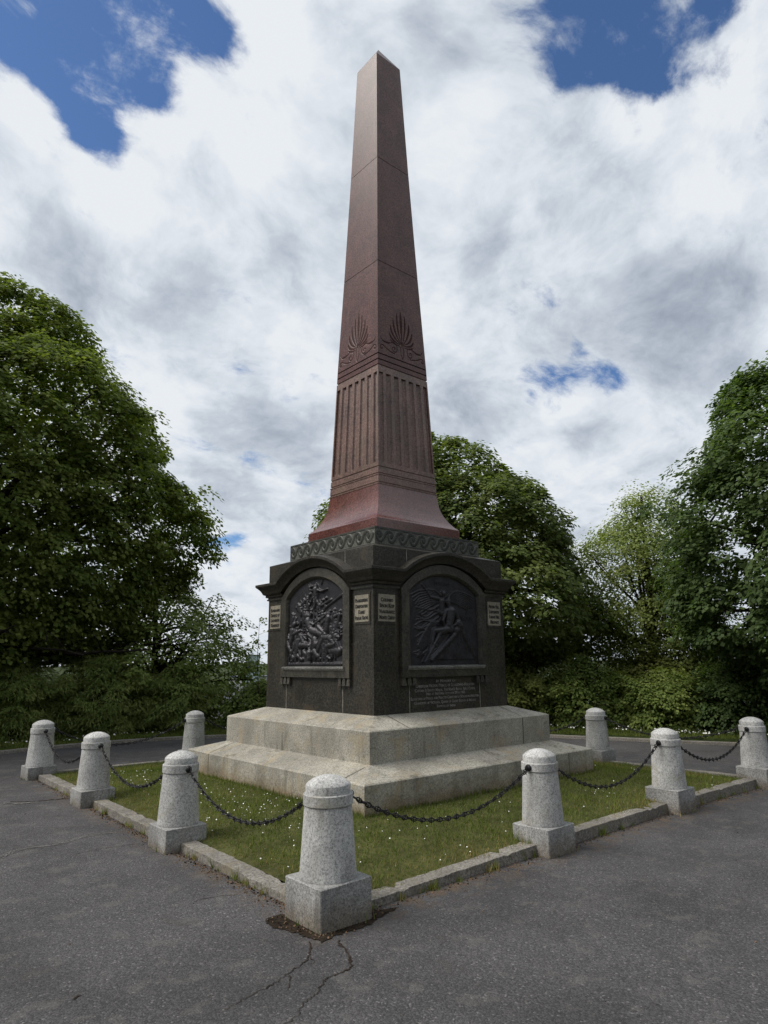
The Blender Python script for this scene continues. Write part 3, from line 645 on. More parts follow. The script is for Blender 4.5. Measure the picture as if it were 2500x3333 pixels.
# soldier
ra.cap((.055, 2.475), (.052, 2.435), .036, .026, .046); ra.cap((.035, 2.455), (.075, 2.452), .008, .008, .075); ra.cap((.054, 2.455), (.053, 2.437), .008, .009, .085); ra.cap((.04, 2.415), (.065, 2.415), .008, .008, .068)
ra.cap((.055, 2.50), (.055, 2.49), .035, .036, .040); ra.cap((.06, 2.41), (.075, 2.37), .022, .028, .040)
ra.cap((.02, 2.35), (.16, 2.345), .042, .044, .040); ra.cap((.09, 2.34), (.05, 2.17), .080, .062, .042); ra.cap((.05, 2.17), (.08, 2.12), .062, .062, .040)
ra.cap((.18, 2.34), (.245, 2.23), .034, .028, .046); ra.cap((.245, 2.22), (.16, 2.17), .028, .020, .058); ra.cap((.16, 2.17), (.11, 2.16), .018, .014, .060)
ra.cap((.0, 2.34), (-.06, 2.22), .030, .024, .050); ra.cap((-.06, 2.22), (-.03, 2.15), .022, .016, .056)
ra.poly([(.0, 2.37), (.07, 2.27), (.15, 2.20)], .008, .075); ra.cap((-.02, 2.155), (.14, 2.14), .012, .012, .070)
ra.cap((.22, 2.20), (.26, 2.17), .045, .05, .045); ra.cap((.18, 2.19), (.30, 2.16), .012, .010, .065)
ra.cap((.07, 2.12), (-.13, 2.07), .050, .038, .046); ra.cap((.04, 2.11), (-.22, 2.085), .046, .034, .052)
ra.cap((-.23, 2.08), (-.27, 1.93), .030, .022, .050); ra.cap((-.27, 1.93), (-.33, 1.78), .022, .015, .046)
ra.cap((-.13, 2.05), (-.27, 1.86), .030, .024, .056); ra.cap((-.27, 1.86), (-.385, 1.72), .024, .016, .058); ra.cap((-.385, 1.72), (-.415, 1.695), .018, .012, .060)
ra.cap((.18, 2.10), (.12, 2.0), .024, .014, .022); ra.cap((.28, 2.10), (.30, 1.95), .016, .008, .028); ra.cap((.24, 2.1), (.10, 2.02), .008, .006, .03)
for i in range(10):
    a = rr.uniform(0, 2*PI); ra.cap((-.5+.06*rr.random(), 1.76+.08*rr.random()), (-.46+.04*math.cos(a), 1.78+.04*math.sin(a)), .008, .006, .008)
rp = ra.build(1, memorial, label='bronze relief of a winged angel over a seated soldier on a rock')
for k in (2, 3):
    r0 = Relief(.02); r0.build(k, memorial)
# lettering
def text_mb(mb, body, size, k, n_, u, z, width=None, bold=.0, smallcaps=True, ext=.002, rot=0., align='CENTER', cap=None):
    cu = bpy.data.curves.new('lettering', 'FONT'); cu.body = body; cu.size = size; cu.align_x = align; cu.extrude = ext; cu.offset = bold; cu.resolution_u = 2
    cu.small_caps_scale = .76
    if smallcaps:
        for i, ch in enumerate(body):
            if ch.islower(): cu.body_format[i].use_small_caps = True
    ob = bpy.data.objects.new('lettering', cu); COL.objects.link(ob); bpy.context.view_layer.update()
    me = bpy.data.meshes.new_from_object(ob.evaluated_get(bpy.context.evaluated_depsgraph_get()))
    V = np.empty(len(me.vertices)*3); me.vertices.foreach_get('co', V); V = V.reshape(-1, 3)
    F = [tuple(p.vertices) for p in me.polygons]
    bpy.data.objects.remove(ob); bpy.data.meshes.remove(me); bpy.data.curves.remove(cu)
    if len(V) == 0: return
    if width: V[:, 0] *= width/(V[:, 0].max()-V[:, 0].min())
    c, s = math.cos(rot), math.sin(rot); x, y = V[:, 0].copy(), V[:, 1].copy(); V[:, 0] = c*x-s*y; V[:, 1] = s*x+c*y
    N, U = NS4[k]
    W = np.stack([N[0]*(n_+V[:, 2])+U[0]*(u+V[:, 0]), N[1]*(n_+V[:, 2])+U[1]*(u+V[:, 0]), z+V[:, 1]], 1)
    mb.add(W, F)
def plaque(k, uc, lines, widths, label):
    mb = MB(); z0, z1 = 2.183, 2.512; h = .136
    V = [face_pt(k, uc+a, PA+n_, z) for n_ in (-.01, .012) for a, z in ((-h, z0), (h, z0), (h, z1), (-h, z1))]
    mb.add(V, [(3, 2, 1, 0), (4, 5, 6, 7), (0, 1, 5, 4), (1, 2, 6, 5), (2, 3, 7, 6), (3, 0, 4, 7)])
    pl = mb.build('plaque', PLAQ, memorial); pl['label'] = label
    fr = MB()
    for a0, a1, b0, b1 in ((-h-.028, h+.028, z1+.004, z1+.028), (-h-.028, h+.028, z0-.028, z0-.004), (-h-.028, -h-.004, z0-.004, z1+.004), (h+.004, h+.028, z0-.004, z1+.004)):
        V = [face_pt(k, uc+a, PA+n_, z) for n_ in (-.01, .008) for a, z in ((a0, b0), (a1, b0), (a1, b1), (a0, b1))]
        fr.add(V, [(3, 2, 1, 0), (4, 5, 6, 7), (0, 1, 5, 4), (1, 2, 6, 5), (2, 3, 7, 6), (3, 0, 4, 7)])
    fr.build('plaque_frame', DARKG, pl)
    tx = MB()
    for i, (t, w_) in enumerate(zip(lines, widths)): text_mb(tx, t, .064, k, PA+.0135, uc, 2.425-i*.0715, w_, .0022)
    tx.build('lettering', INK, pl)
plaque(0, -1.005, ['Elandslaagte', 'Defence of', 'Ladysmith', 'Kimberley'], [.235, .23, .225, .225], 'cream plaque at the far left reading Defence of Ladysmith')
plaque(0, .995, ['Paardeberg', 'Driefontein', 'Karee', 'Poplar Grove'], [.245, .24, .12, .25], 'cream plaque left of the front corner reading Paardeberg')
plaque(1, -1.005, ['Colenso', 'Spion Kop', 'Vaalkrantz', 'Monte Cristo'], [.20, .24, .255, .25], 'cream plaque right of the front corner reading Colenso')
plaque(1, 1.005, ["Pieters Hill", 'Ladysmith', "Laings Nek", 'Belfast'], [.22, .215, .22, .18], 'cream plaque at the far right reading Pieters Hill')
RLET = simple('relief_letter', (.045, .043, .048), .4, .5)
ins = MB()
for t, w_, z, s in (('In Memory of', .354, 1.440, .050), ('Christian Victor Prince of Schleswig-Holstein', 1.076, 1.383, .056), ("Captain & Brevet Major, The King's Royal Rifle Corps,", 1.11, 1.330, .050),
                    ('Died at Pretoria October 29th 1900.', .725, 1.286, .047), ('Eldest son of Prince and Princess Christian of Schleswig-Holstein', 1.245, 1.233, .050),
                    ('Grandson of Victoria, Queen of Great Britain & Ireland', 1.137, 1.180, .050), ('Empress of India.', .351, 1.130, .048)):
    text_mb(ins, t, s, 1, PA+.0015, 0, z, w_, .0008, ext=.001)
ins.build('inscription', PALE, memorial)
for t, w_, u, z, s, ro in (('TOWARDS', .30, -.02, 2.685, .062, 0), ('ANOTHER', .30, .43, 2.40, .062, 0), ('WORLD', .24, .45, 2.235, .070, 0)):
    rt_ = MB(); text_mb(rt_, t, s, 1, PA+.007, u, z, w_, .001, False, .003, ro); rt_.build('lettering', RLET, rp)
# joints on the pedestal
seams('joint', [(0, PA, -.684, 1.093, 1.41), (0, PA, .606, 1.093, 1.41), (1, PA, -.644, 1.093, 1.41), (1, PA, .648, 1.093, 1.41)], MORT, ped, .008)
seams('joint', [(0, 1.212, .648, 2.90, 3.105), (1, 1.212, -.655, 2.90, 3.105)], MORT, ped, .008)
for k in range(4):
    for s in (-1, 1):
        a, b_ = sorted((s*.80, s*(PA+.004)))
        V = [face_pt(k, u, PA+n_, z) for n_ in (-.01, .004) for u, z in ((a, 2.588), (b_, 2.588), (b_, 2.594), (a, 2.594))]
        MB().add(V, [(3, 2, 1, 0), (4, 5, 6, 7), (0, 1, 5, 4), (1, 2, 6, 5), (2, 3, 7, 6), (3, 0, 4, 7)]).build('joint', MORT, ped)
# frieze
def carve_field(U, Z, strokes):
    D_ = np.zeros_like(U)
    for pts, wd in strokes:
        pts = np.asarray(pts, float); wd = np.broadcast_to(np.asarray(wd, float), (len(pts),))
        x0, x1 = pts[:, 0].min()-wd.max(), pts[:, 0].max()+wd.max(); z0, z1 = pts[:, 1].min()-wd.max(), pts[:, 1].max()+wd.max()
        mk = (U >= x0) & (U <= x1) & (Z >= z0) & (Z <= z1)
        if not mk.any(): continue
        u = U[mk]; z = Z[mk]; best = np.zeros_like(u)
        for i in range(len(pts)-1):
            p, q = pts[i], pts[i+1]; d = q-p; L2 = d@d+1e-12
            t = np.clip(((u-p[0])*d[0]+(z-p[1])*d[1])/L2, 0, 1); w_ = wd[i]+(wd[i+1]-wd[i])*t
            best = np.maximum(best, np.clip((1-np.hypot(u-p[0]-t*d[0], z-p[1]-t*d[1])/w_)*2.6, 0, 1))
        D_[mk] = np.maximum(D_[mk], best)
    return D_
def carved_block(name, mat, z0, z1, afun, depthfun, nu, zs, parent, smooth=True):
    """four height-field faces sharing corners; depthfun(t,u,z,k) -> (offset, carve)"""
    t = np.linspace(-1, 1, nu); VV = []; FF = []; CC = []; off = 0
    for k in range(4):
        T, Z = np.meshgrid(t, zs); A = afun(Z); U = T*A; n_, c = depthfun(T, U, Z, k)
        n_ = np.where(np.abs(T) > .999, 0, n_)
        N, UU = NS4[k]; P = np.stack([N[0]*(A+n_)+UU[0]*U, N[1]*(A+n_)+UU[1]*U, Z], -1).reshape(-1, 3)
        idx = np.arange(P.shape[0]).reshape(len(zs), nu)+off
        FF.append(np.stack([idx[:-1, :-1], idx[:-1, 1:], idx[1:, 1:], idx[1:, :-1]], -1).ravel()); VV.append(P); CC.append(c.ravel()); off += P.shape[0]
    me = fastmesh(name, np.concatenate(VV), 4, np.concatenate(FF))
    if smooth:
        me.polygons.foreach_set('use_smooth', [True]*len(me.polygons)); me.set_sharp_from_angle(angle=math.radians(38))
    at = me.attributes.new('carve', 'FLOAT', 'POINT'); at.data.foreach_set('value', np.concatenate(CC).astype(np.float32))
    return link(name, me, mat, parent)
strokes = []
PER = .196; NW = 10
def spline(P, n=26):
    P = np.asarray(P, float); t = np.linspace(0, len(P)-1, n); out = []
    Q = np.vstack([2*P[0]-P[1], P, 2*P[-1]-P[-2]])
    for q in t:
        k = min(int(q), len(P)-2); f = q-k; a, b_, c_, d = Q[k:k+4]
        out.append(.5*((2*b_)+(c_-a)*f+(2*a-5*b_+4*c_-d)*f*f+(3*b_-a-3*c_+d)*f**3))
    return np.array(out)
for i in range(NW):
    cx = -.99+PER*(i+.5)-.022
    body = spline([(cx-.048, 3.345), (cx-.050, 3.275), (cx+.005, 3.222), (cx+.068, 3.270), (cx+.120, 3.352), (cx+PER-.012, 3.362), (cx+PER+.024, 3.322), (cx+PER+.006, 3.288), (cx+PER-.006, 3.310)] if i < NW-1 else [(cx-.048, 3.345), (cx-.050, 3.275), (cx+.005, 3.222), (cx+.068, 3.270), (cx+.100, 3.32)])
    strokes.append((body, np.concatenate([np.linspace(.008, .027, 8), np.full(18, .026)])))
    if i == 0: strokes.append((spline([(cx-.045, 3.33), (cx-.012, 3.362), (cx+.024, 3.322), (cx+.006, 3.288), (cx-.006, 3.31)]), .026))
def fr_depth(T, U, Z, k):
    c = carve_field(U, Z, strokes); edge = (Z > 3.385) | (Z < 3.20) | (np.abs(U) > .985)
    c = np.where(edge, .75, c)
    return np.where(edge, 0, -.006+.008*c), c
FRA = lambda Z: np.full_like(Z, .993)
carved_block('frieze', FRZ, 3.18, 3.408, FRA, fr_depth, 300, np.concatenate([[3.178], np.linspace(3.185, 3.405, 42), [3.409]]), memorial)
MB().frustum([(.990, 3.404), (.988, 3.414), (.80, 3.44)], (False, False)).build('frieze_top', FRAMEG, memorial)
# obelisk
def tap(z): return np.interp(z, [4.13, 4.39, 5.98, 6.18, 7.77, 9.72, 11.88], [.570, .561, .503, .496, .425, .345, .266])
ob_root = memorial
prof = [(.80, 3.425), (.80, 3.585), (.796, 3.590)]+[(a, z) for a, z in ((.765, 3.617), (.735, 3.651), (.698, 3.702), (.665, 3.757), (.641, 3.806), (.620, 3.858), (.604, 3.912), (.592, 3.966), (.584, 4.023), (.576, 4.08), (.572, 4.132))]
mb = MB().frustum(prof, (True, True)); mb.build('flared_base', REDP, memorial, angle=30)
# banded collar under the fluting
pr = [(.572, 4.132), (.578, 4.137), (.578, 4.150), (.564, 4.156), (.564, 4.168), (.572, 4.174), (.571, 4.190), (.567, 4.262), (.567, 4.268), (.573, 4.274), (.572, 4.286), (.557, 4.290), (.557, 4.300), (.566, 4.306), (.562, 4.385), (.552, 4.389), (.552, 4.402), (.561, 4.406)]
MB().frustum(pr, (False, False)).build('banded_collar', REDM, memorial)
# fluted block
def fl_depth(T, U, Z, k):
    q = (T*.955+1)/2*7; ph = (q % 1)-.5; inside = (np.abs(ph) < .30) & (Z > 4.468) & (Z < 5.868) & (np.abs(T) < .95)
    d = np.where(inside, -.034*np.sqrt(np.clip(1-(ph/.30)**2, 0, 1)), 0); return d, np.zeros_like(d)
zs = np.concatenate([[4.405, 4.44, 4.463, 4.472], np.linspace(4.5, 5.84, 12), [5.862, 5.870, 5.90, 5.968, 5.972, 5.988, 5.992]])
carved_block('fluted_shaft', REDM, 0, 0, lambda Z: tap(Z)-np.where(Z > 5.97, .012*(Z < 5.99), 0), fl_depth, 7*32+1, zs, memorial)
# palmette block
S_ = []
def mir(pts): return [(-x, z) for x, z in pts]
lv = [((.0, 6.42), (.0, 6.7), (.0, 7.01), .030)]
S_.append((bez(*lv[0][:3], 16), [.003+.030*math.sin(t**1.6*PI)**1. for t in np.linspace(.02, .97, 16)]))
for (x0, z0), (x1, z1), (x2, z2), w_ in (((.010, 6.46), (.100, 6.70), (.078, 6.95), .021), ((.016, 6.45), (.175, 6.62), (.160, 6.85), .022), ((.024, 6.45), (.215, 6.52), (.222, 6.71), .022), ((.032, 6.44), (.220, 6.44), (.245, 6.57), .020), ((.045, 6.41), (.17, 6.40), (.235, 6.46), .016)):
    P = bez((x0, z0), (x1, z1), (x2, z2), 14)
    W = [.0025+w_*math.sin(t**1.45*PI)**.85 for t in np.linspace(.02, .965, 14)]
    S_.append((P, W)); S_.append((mir(P), W))
for m_ in (1, -1):
    sp = [(m_*(.165+(.062-.0038*q)*math.cos(2.9+q*.52)), 6.325+(.068-.0042*q)*math.sin(2.9+q*.52)) for q in range(15)]
    S_.append((sp, .009))
    S_.append(([(m_*x, z) for x, z in bez((.105, 6.33), (.09, 6.43), (.20, 6.43), 10)], .008))
    S_.append(([(m_*x, z) for x, z in list(bez((.19, 6.43), (.30, 6.36), (.40, 6.40), 12))+[(.43, 6.45)]], np.r_[np.linspace(.008, .020, 8), np.linspace(.018, .005, 5)]))
    S_.append(([(m_*x, z) for x, z in bez((.16, 6.245), (.28, 6.255), (.35, 6.30), 10)]+[(m_*x, z) for x, z in ((.39, 6.325), (.43, 6.315), (.445, 6.28), (.43, 6.255), (.405, 6.262), (.405, 6.28))], .009))
    S_.append(([(m_*x, z) for x, z in bez((.0, 6.20), (.065, 6.33), (.0, 6.46), 12)], .007))
def pal_depth(T, U, Z, k):
    c = carve_field(U, Z, S_)
    g1 = np.abs(Z-6.071) < .008; g2 = np.abs(Z-6.165) < .008
    c = np.where(g1 | g2, 1, c); return np.where(g1 | g2, -.012, -.0055*c), np.where(g1 | g2, .9, c*.9)
zs = np.concatenate([[5.992, 6.02, 6.058, 6.061, 6.066, 6.076, 6.081, 6.10, 6.13, 6.153, 6.156, 6.161, 6.170, 6.175], np.arange(6.18, 7.05, .0065), [7.2, 7.4, 7.6, 7.762]])
carved_block('carved_shaft', RED, 0, 0, tap, pal_depth, 170, zs, memorial)
def shaft_block(z0, z1):
    n_ = 6; z = np.linspace(z0, z1, n_); L_ = [(tap(z0)-.008, z0-.010), (tap(z0)-.008, z0)]+[(float(tap(q)), float(q)) for q in z]
    return MB().frustum(L_, (False, True)).build('shaft_block', RED, memorial)
shaft_block(7.772, 9.712)
sb = MB().frustum([(tap(9.72)-.008, 9.712), (tap(9.722)-.008, 9.722)]+[(float(tap(q)), float(q)) for q in np.linspace(9.722, 11.88, 6)]+[(.264, 11.885), (.006, 12.33)]).build('shaft_block', RED, memorial)
# ---------------------------------------------------------------- bollards
def bollard_parts(p):
    s = p/.2; d = {}
    def prism(h0, h1, hw):
        b_ = MB(); c = .006; P = [(-hw+c, -hw), (hw-c, -hw), (hw, -hw+c), (hw, hw-c), (hw-c, hw), (-hw+c, hw), (-hw, hw-c), (-hw, -hw+c)]
        V = [(x, y, h0) for x, y in P]+[(x, y, h1-c) for x, y in P]+[(x*(1-c/hw), y*(1-c/hw), h1) for x, y in P]; F = []
        for r in range(2):
            for k in range(8): j = (k+1) % 8; F.append((r*8+k, r*8+j, r*8+8+j, r*8+8+k))
        F.append(tuple(range(16, 24))); return b_.add(V, F)
    d['plinth'] = prism(-.40, 0, p)
    q = lambda L: [(r*s**.5, z) for r, z in L]
    d['shaft'] = MB().lathe(q([(.19, -.004), (.193, .004), (.1905, .02), (.161, .458), (.161, .464)]), 44)
    d['collar'] = MB().lathe(q([(.10, .4605), (.166, .4605), (.1695, .465), (.1695, .531), (.165, .5365), (.10, .5365)]), 44)
    d['cap'] = MB().lathe(q([(.10, .534), (.153, .535), (.153, .588), (.150, .5945), (.138, .606), (.115, .6225), (.085, .637), (.05, .6475), (.02, .6515), (.0015, .652)]), 44)
    return d
def eye_mesh():
    b_ = MB(); n_ = 14
    b_.lathe([(.001, 0), (.030, 0), (.032, .006), (.026, .018), (.014, .026), (.001, .028)], 14)
    for i in range(1):
        P = [(.022*math.cos(a), 0, .030+.022*math.sin(a)) for a in np.linspace(0, 2*PI, 17)]; b_.tube(P, [.006]*17, 6)
    return b_
eye_me = eye_mesh().build('chain_eye', IRON); EYE = eye_me.data; bpy.data.objects.remove(eye_me)
std = {k: v for k, v in bollard_parts(.2).items()}; big_ = bollard_parts(.212)
meshes = {}
def part_mesh(key, mbq, mat, sm):
    o_ = mbq.build(key, mat, angle=sm); me = o_.data; bpy.data.objects.remove(o_); return me
for nm, P in (('std', std), ('big', big_)):
    for k, v in P.items(): meshes[(nm, k)] = part_mesh(k, v, PLIN if k == 'plinth' else GREY, 35)
BL = ['grey granite bollard nearest the camera at the front corner, bare soil round its base',
      'grey granite bollard left of the front corner, dark moss stain low on its shaft',
      'grey granite bollard, middle one of the three left of the front corner',
      'grey granite bollard at the left corner of the lawn, farthest left in view',
      'grey granite bollard right of the front corner, rust coloured stain on its plinth',
      'yellowish granite bollard between the first one on the right and the right edge',
      'grey granite bollard at the right corner of the lawn, cut by the photo edge',
      'small distant granite bollard behind the left end of the lower step',
      'small distant granite bollard behind the right end of the lower step',
      'granite bollard on the far left side of the lawn hidden behind the pedestal',
      'granite bollard on the far right side of the lawn hidden behind the pedestal',
      'granite bollard at the far corner of the lawn hidden behind the monument']
dirs = {i: [] for i in range(12)}
for i, j in RUNS:
    a, b_ = np.array(POSTS[i][:2]), np.array(POSTS[j][:2]); d = (b_-a)/np.linalg.norm(b_-a); dirs[i].append(d); dirs[j].append(-d)
rb = random.Random(3)
for i, (x, y, zt, p) in enumerate(POSTS):
    r = tag(empty('granite_bollard', (x, y, zt)), BL[i], 'bollard', 'granite bollards round the lawn')
    kind = 'big' if i == 0 else 'std'; parts = {}
    for k in ('plinth', 'shaft', 'collar', 'cap'): parts[k] = link(k, meshes[(kind, k)], None, r)
    r.rotation_euler = (rb.uniform(-.006, .006), rb.uniform(-.006, .006), 0)
    if i == 0: r.rotation_euler = (.004, -.012, 0)
    for d in dirs[i]:
        e_ = link('chain_eye', EYE, IRON, r); rr_ = .168*(p/.2)**.5; e_.location = (d[0]*rr_, d[1]*rr_, .497)
        e_.rotation_euler = (0, PI/2, math.atan2(d[1], d[0]))
# ---------------------------------------------------------------- chains
def link_mesh(spiked):
    b_ = MB(); n_ = 14; a, c = .0215, .0125
    P = [(a*math.cos(t)*1.5, c*1.25*math.sin(t), 0) for t in np.linspace(0, 2*PI, n_+1)]; b_.tube(P, [.0048]*(n_+1), 5)
    if spiked:
        b_.tube([(0, c*.6, 0), (0, c+.020, 0)], [.0065, .0008], 5); b_.tube([(0, -c*.6, 0), (0, -c-.020, 0)], [.0065, .0008], 5)
        b_.tube([(0, 0, .0), (0, 0, .026)], [.0065, .0008], 5); b_.tube([(0, 0, 0), (0, 0, -.026)], [.0065, .0008], 5); b_.tube([(0, -c, 0), (0, c, 0)], [.005, .005], 5)
    o_ = b_.build('link', IRON); me = o_.data; bpy.data.objects.remove(o_); return me
LK = [link_mesh(False), link_mesh(True)]
CL = ['black spiked chain between the front corner bollard and the one left of it', 'black spiked chain between the two middle bollards on the left side',
      'black spiked chain ending at the left corner bollard', 'black spiked chain between the front corner bollard and the one right of it',
      'black spiked chain between the two middle bollards on the right side', 'black spiked chain ending at the right corner bollard on the path side',
      'black chain on the far left side between corner bollard and the one behind the steps', 'black chain crossing behind the right side bollard towards the far one',
      'black chain on the far left side behind the pedestal', 'black chain on the far right side behind the pedestal',
      'black chain reaching the hidden far corner from the left', 'black chain reaching the hidden far corner from the right']
SAG = [.30, .30, .30, .275, .31, .285, .28, .2, .28, .28, .28, .28]
for ci, (i, j) in enumerate(RUNS):
    a, b_ = np.array(POSTS[i]), np.array(POSTS[j]); d = (b_[:2]-a[:2]); L_ = np.linalg.norm(d); d = d/L_
    p0 = np.array([*(a[:2]+d*.212), a[2]+.497-.018]); p1 = np.array([*(b_[:2]-d*.212), b_[2]+.497-.018]); sag = SAG[ci]
    T = np.linspace(0, 1, 400)[:, None]; C = p0+(p1-p0)*T; C[:, 2] -= (4*sag*T*(1-T))[:, 0]
    s = np.r_[0, np.cumsum(np.linalg.norm(np.diff(C, axis=0), axis=1))]; n_ = int(s[-1]/.0485)
    mid = p0*0+C[200]
    r = tag(empty('chain', tuple(mid)), CL[ci], 'chain', 'spiked chains hung between the bollards')
    for q in range(n_):
        ss = (q+.5)/n_*s[-1]; P = np.array([np.interp(ss, s, C[:, t]) for t in range(3)]); P2 = np.array([np.interp(min(ss+.01, s[-1]), s, C[:, t]) for t in range(3)]); P1 = np.array([np.interp(max(ss-.01, 0), s, C[:, t]) for t in range(3)])
        o_ = link('link', LK[q % 2], IRON, r); o_.location = tuple(P-mid)
        Mx = Vector(tuple(P2-P1)).to_track_quat('X', 'Z').to_matrix() @ Matrix.Rotation((PI/2 if q % 2 else 0)+rb.uniform(-.5, .5), 3, 'X')
        o_.rotation_euler = Mx.to_euler()
# ---------------------------------------------------------------- grass, daisies, litter
def blades(P, h, w_, name, mat, lean=.5, label=None):
    n_ = len(P); a = RNG.uniform(0, 2*PI, n_); hh = h*RNG.uniform(.5, 1.3, n_)*(.75+.6*np.clip(np.sin(P[:, 0]*7.3+2*np.sin(P[:, 1]*5.1))*np.sin(P[:, 1]*6.7+1.7*np.sin(P[:, 0]*3.9))+.2, 0, 1)); ww = w_*RNG.uniform(.7, 1.3, n_)
    side = np.stack([np.cos(a), np.sin(a), 0*a], 1)*ww[:, None]/2; b2 = RNG.uniform(0, 2*PI, n_); ln = RNG.uniform(.1, 1, n_)*lean
    tip = np.stack([np.cos(b2)*ln*hh, np.sin(b2)*ln*hh, hh], 1)
    V = np.stack([P-side, P+side, P+tip], 1).reshape(-1, 3); F = np.arange(n_*3)
    return fastmesh(name, V, 3, F, np.clip(RNG.normal(.42, .26, n_)+tonefield(P)*.35+np.clip((np.maximum(abs(P[:, 0]), abs(P[:, 1]))-2.85)*1.0, 0, .42)*(np.maximum(abs(P[:, 0]), abs(P[:, 1])) < 3.6), 0, 1))
def tonefield(P): return np.sin(P[:, 0]*1.9+1.3*np.sin(P[:, 1]*2.3))*np.sin(P[:, 1]*1.7+.8)*.5+.5*np.sin(P[:, 0]*5.1+P[:, 1]*4.3)*.4
NG = 120000; P = RNG.uniform(-3.40, 3.40, (NG, 2)); P = P[np.maximum(abs(P[:, 0]), abs(P[:, 1])) > 1.99]
edge = np.maximum(abs(P[:, 0]), abs(P[:, 1])); P = P[(edge < 3.30+.05*np.sin(P[:, 0]*13+P[:, 1]*17)+.03*np.sin(P[:, 0]*37-P[:, 1]*31))]
Z = lawn_z(P[:, 0], P[:, 1]); P3 = np.c_[P, Z-.004]
# extra wedge of lawn on the far sides
Q = np.c_[RNG.uniform(-3.3, 3.75, 9000), RNG.uniform(3.3, 3.86, 9000)]; Q2 = np.c_[RNG.uniform(3.3, 3.72, 9000), RNG.uniform(-3.3, 3.8, 9000)]; Q = np.r_[Q, Q2]
P3 = np.r_[P3, np.c_[Q, ktop(Q[:, 0], Q[:, 1])-.02]]
me = blades(P3, .046, .0065, 'grass', GRASS, .9); o = link('grass', me, GRASS); tag(o, kind='stuff'); o['label'] = 'short mown grass inside the kerb round the monument'
# tufts against the step, posts and kerb
pts = []
for i, (x, y, zt, p) in enumerate(POSTS[:9]):
    for q in range(260):
        a = rb.uniform(0, 2*PI); c_, s_ = math.cos(a), math.sin(a); m_ = p/max(abs(c_), abs(s_))+abs(rb.gauss(0, .03)); X_, Y_ = x+c_*m_, y+s_*m_
        inn = abs(X_) < 3.38 and abs(Y_) < 3.38
        if inn or rb.random() < .10: pts.append((X_, Y_, float(lawn_z(X_, Y_)) if inn else float(gz(X_, Y_))))
for q in range(70):
    i, j = RUNS[rb.choice((0, 0, 1, 1, 2, 3, 3, 4, 5))]; a, b_ = np.array(POSTS[i][:2]), np.array(POSTS[j][:2]); nn = -IN(i, j); nn = nn/np.linalg.norm(nn); c0 = a+(b_-a)*rb.random()+nn*.065
    for _ in range(rb.randrange(6, 30)): x, y = c0[0]+rb.gauss(0, .018), c0[1]+rb.gauss(0, .018); pts.append((x, y, float(gz(x, y))))
for q in range(3000):
    k = rb.randrange(4); u = rb.uniform(-2, 2); x, y, _ = face_pt(k, u, 2.0+abs(rb.gauss(0, .02)), 0); pts.append((x, y, float(lawn_z(x, y))))
me = blades(np.array(pts), .065, .007, 'grass_tufts', GRASS, .5); o = link('grass_tufts', me, GRASS); tag(o, kind='stuff'); o['label'] = 'longer grass tufts along the bottom step and posts'
# verge grass beyond the path
NV = 90000; a = RNG.uniform(math.radians(-42), math.radians(140), NV); r = redge(a)+.09+RNG.uniform(0, 1, NV)**1.3*3.2; x, y = r*np.cos(a), r*np.sin(a)
keep = ~((a > math.radians(20)) & (a < math.radians(62)) & (RNG.random(NV) < .7)); x, y = x[keep], y[keep]
me = blades(np.c_[x, y, hill(x, y)+.01], .07, .010, 'verge_grass', GRASS, .8); o = link('verge_grass', me, GRASS); tag(o, kind='stuff'); o['label'] = 'longer grass on the verge behind the path'
def discs(C, r, name, mat, tilt=.5):
    n_ = len(C); k = 7; th = np.linspace(0, 2*PI, k, endpoint=False); rr_ = r*RNG.uniform(.7, 1.25, n_)
    nrm = np.stack([RNG.normal(0, tilt, n_), RNG.normal(0, tilt, n_), np.ones(n_)], 1); nrm /= np.linalg.norm(nrm, axis=1)[:, None]
    t1 = np.cross(nrm, [1, 0, .01]); t1 /= np.linalg.norm(t1, axis=1)[:, None]; t2 = np.cross(nrm, t1)
    V = C[:, None]+(t1[:, None]*np.cos(th)[None, :, None]+t2[:, None]*np.sin(th)[None, :, None])*rr_[:, None, None]
    return fastmesh(name, V.reshape(-1, 3), k, np.arange(n_*k))
cl = []
def clump(cx, cy, sx_, sy_, n_):
    for _ in range(n_):
        x, y = rb.gauss(cx, sx_), rb.gauss(cy, sy_)
        if 2.03 < max(abs(x), abs(y)) < 3.28: cl.append((x, y, float(lawn_z(x, y))+rb.uniform(.024, .038)))
clump(-2.55, -.9, .33, .5, 120); clump(-2.5, .2, .3, .5, 80); clump(-2.6, 1.6, .35, .5, 55); clump(-2.7, 2.7, .3, .3, 30); clump(-2.7, -2.2, .35, .5, 45); clump(-1.7, -2.7, .6, .35, 26)
clump(.1, -2.8, .8, .28, 10); clump(1.15, -2.75, .28, .16, 26); clump(2.8, -2.6, .3, .3, 14); clump(-3.1, -2.9, .3, .3, 14); clump(-.8, 3.0, 1.0, .2, 22)
for _ in range(60): clump(rb.uniform(-3.2, 3.2), rb.uniform(-3.2, 3.2), .1, .1, 2)
me = discs(np.array(cl), .006, 'daisies', DAISY); o = link('daisies', me, DAISY); tag(o, kind='stuff'); o['label'] = 'small white daisies scattered through the lawn'
vd = []
for _ in range(520):
    a = math.radians(rb.choice([rb.uniform(-30, 25), rb.uniform(-20, 15), rb.uniform(60, 125)])); r = float(redge(a))+.5+abs(rb.gauss(0, .45)); x, y = r*math.cos(a), r*math.sin(a); vd.append((x, y, float(hill(np.array(x), np.array(y)))+.09))
me = discs(np.array(vd), .016, 'verge_daisies', DAISY, .9); o = link('verge_daisies', me, DAISY); tag(o, kind='stuff'); o['label'] = 'white flowers dotted along the verge'
lt = []
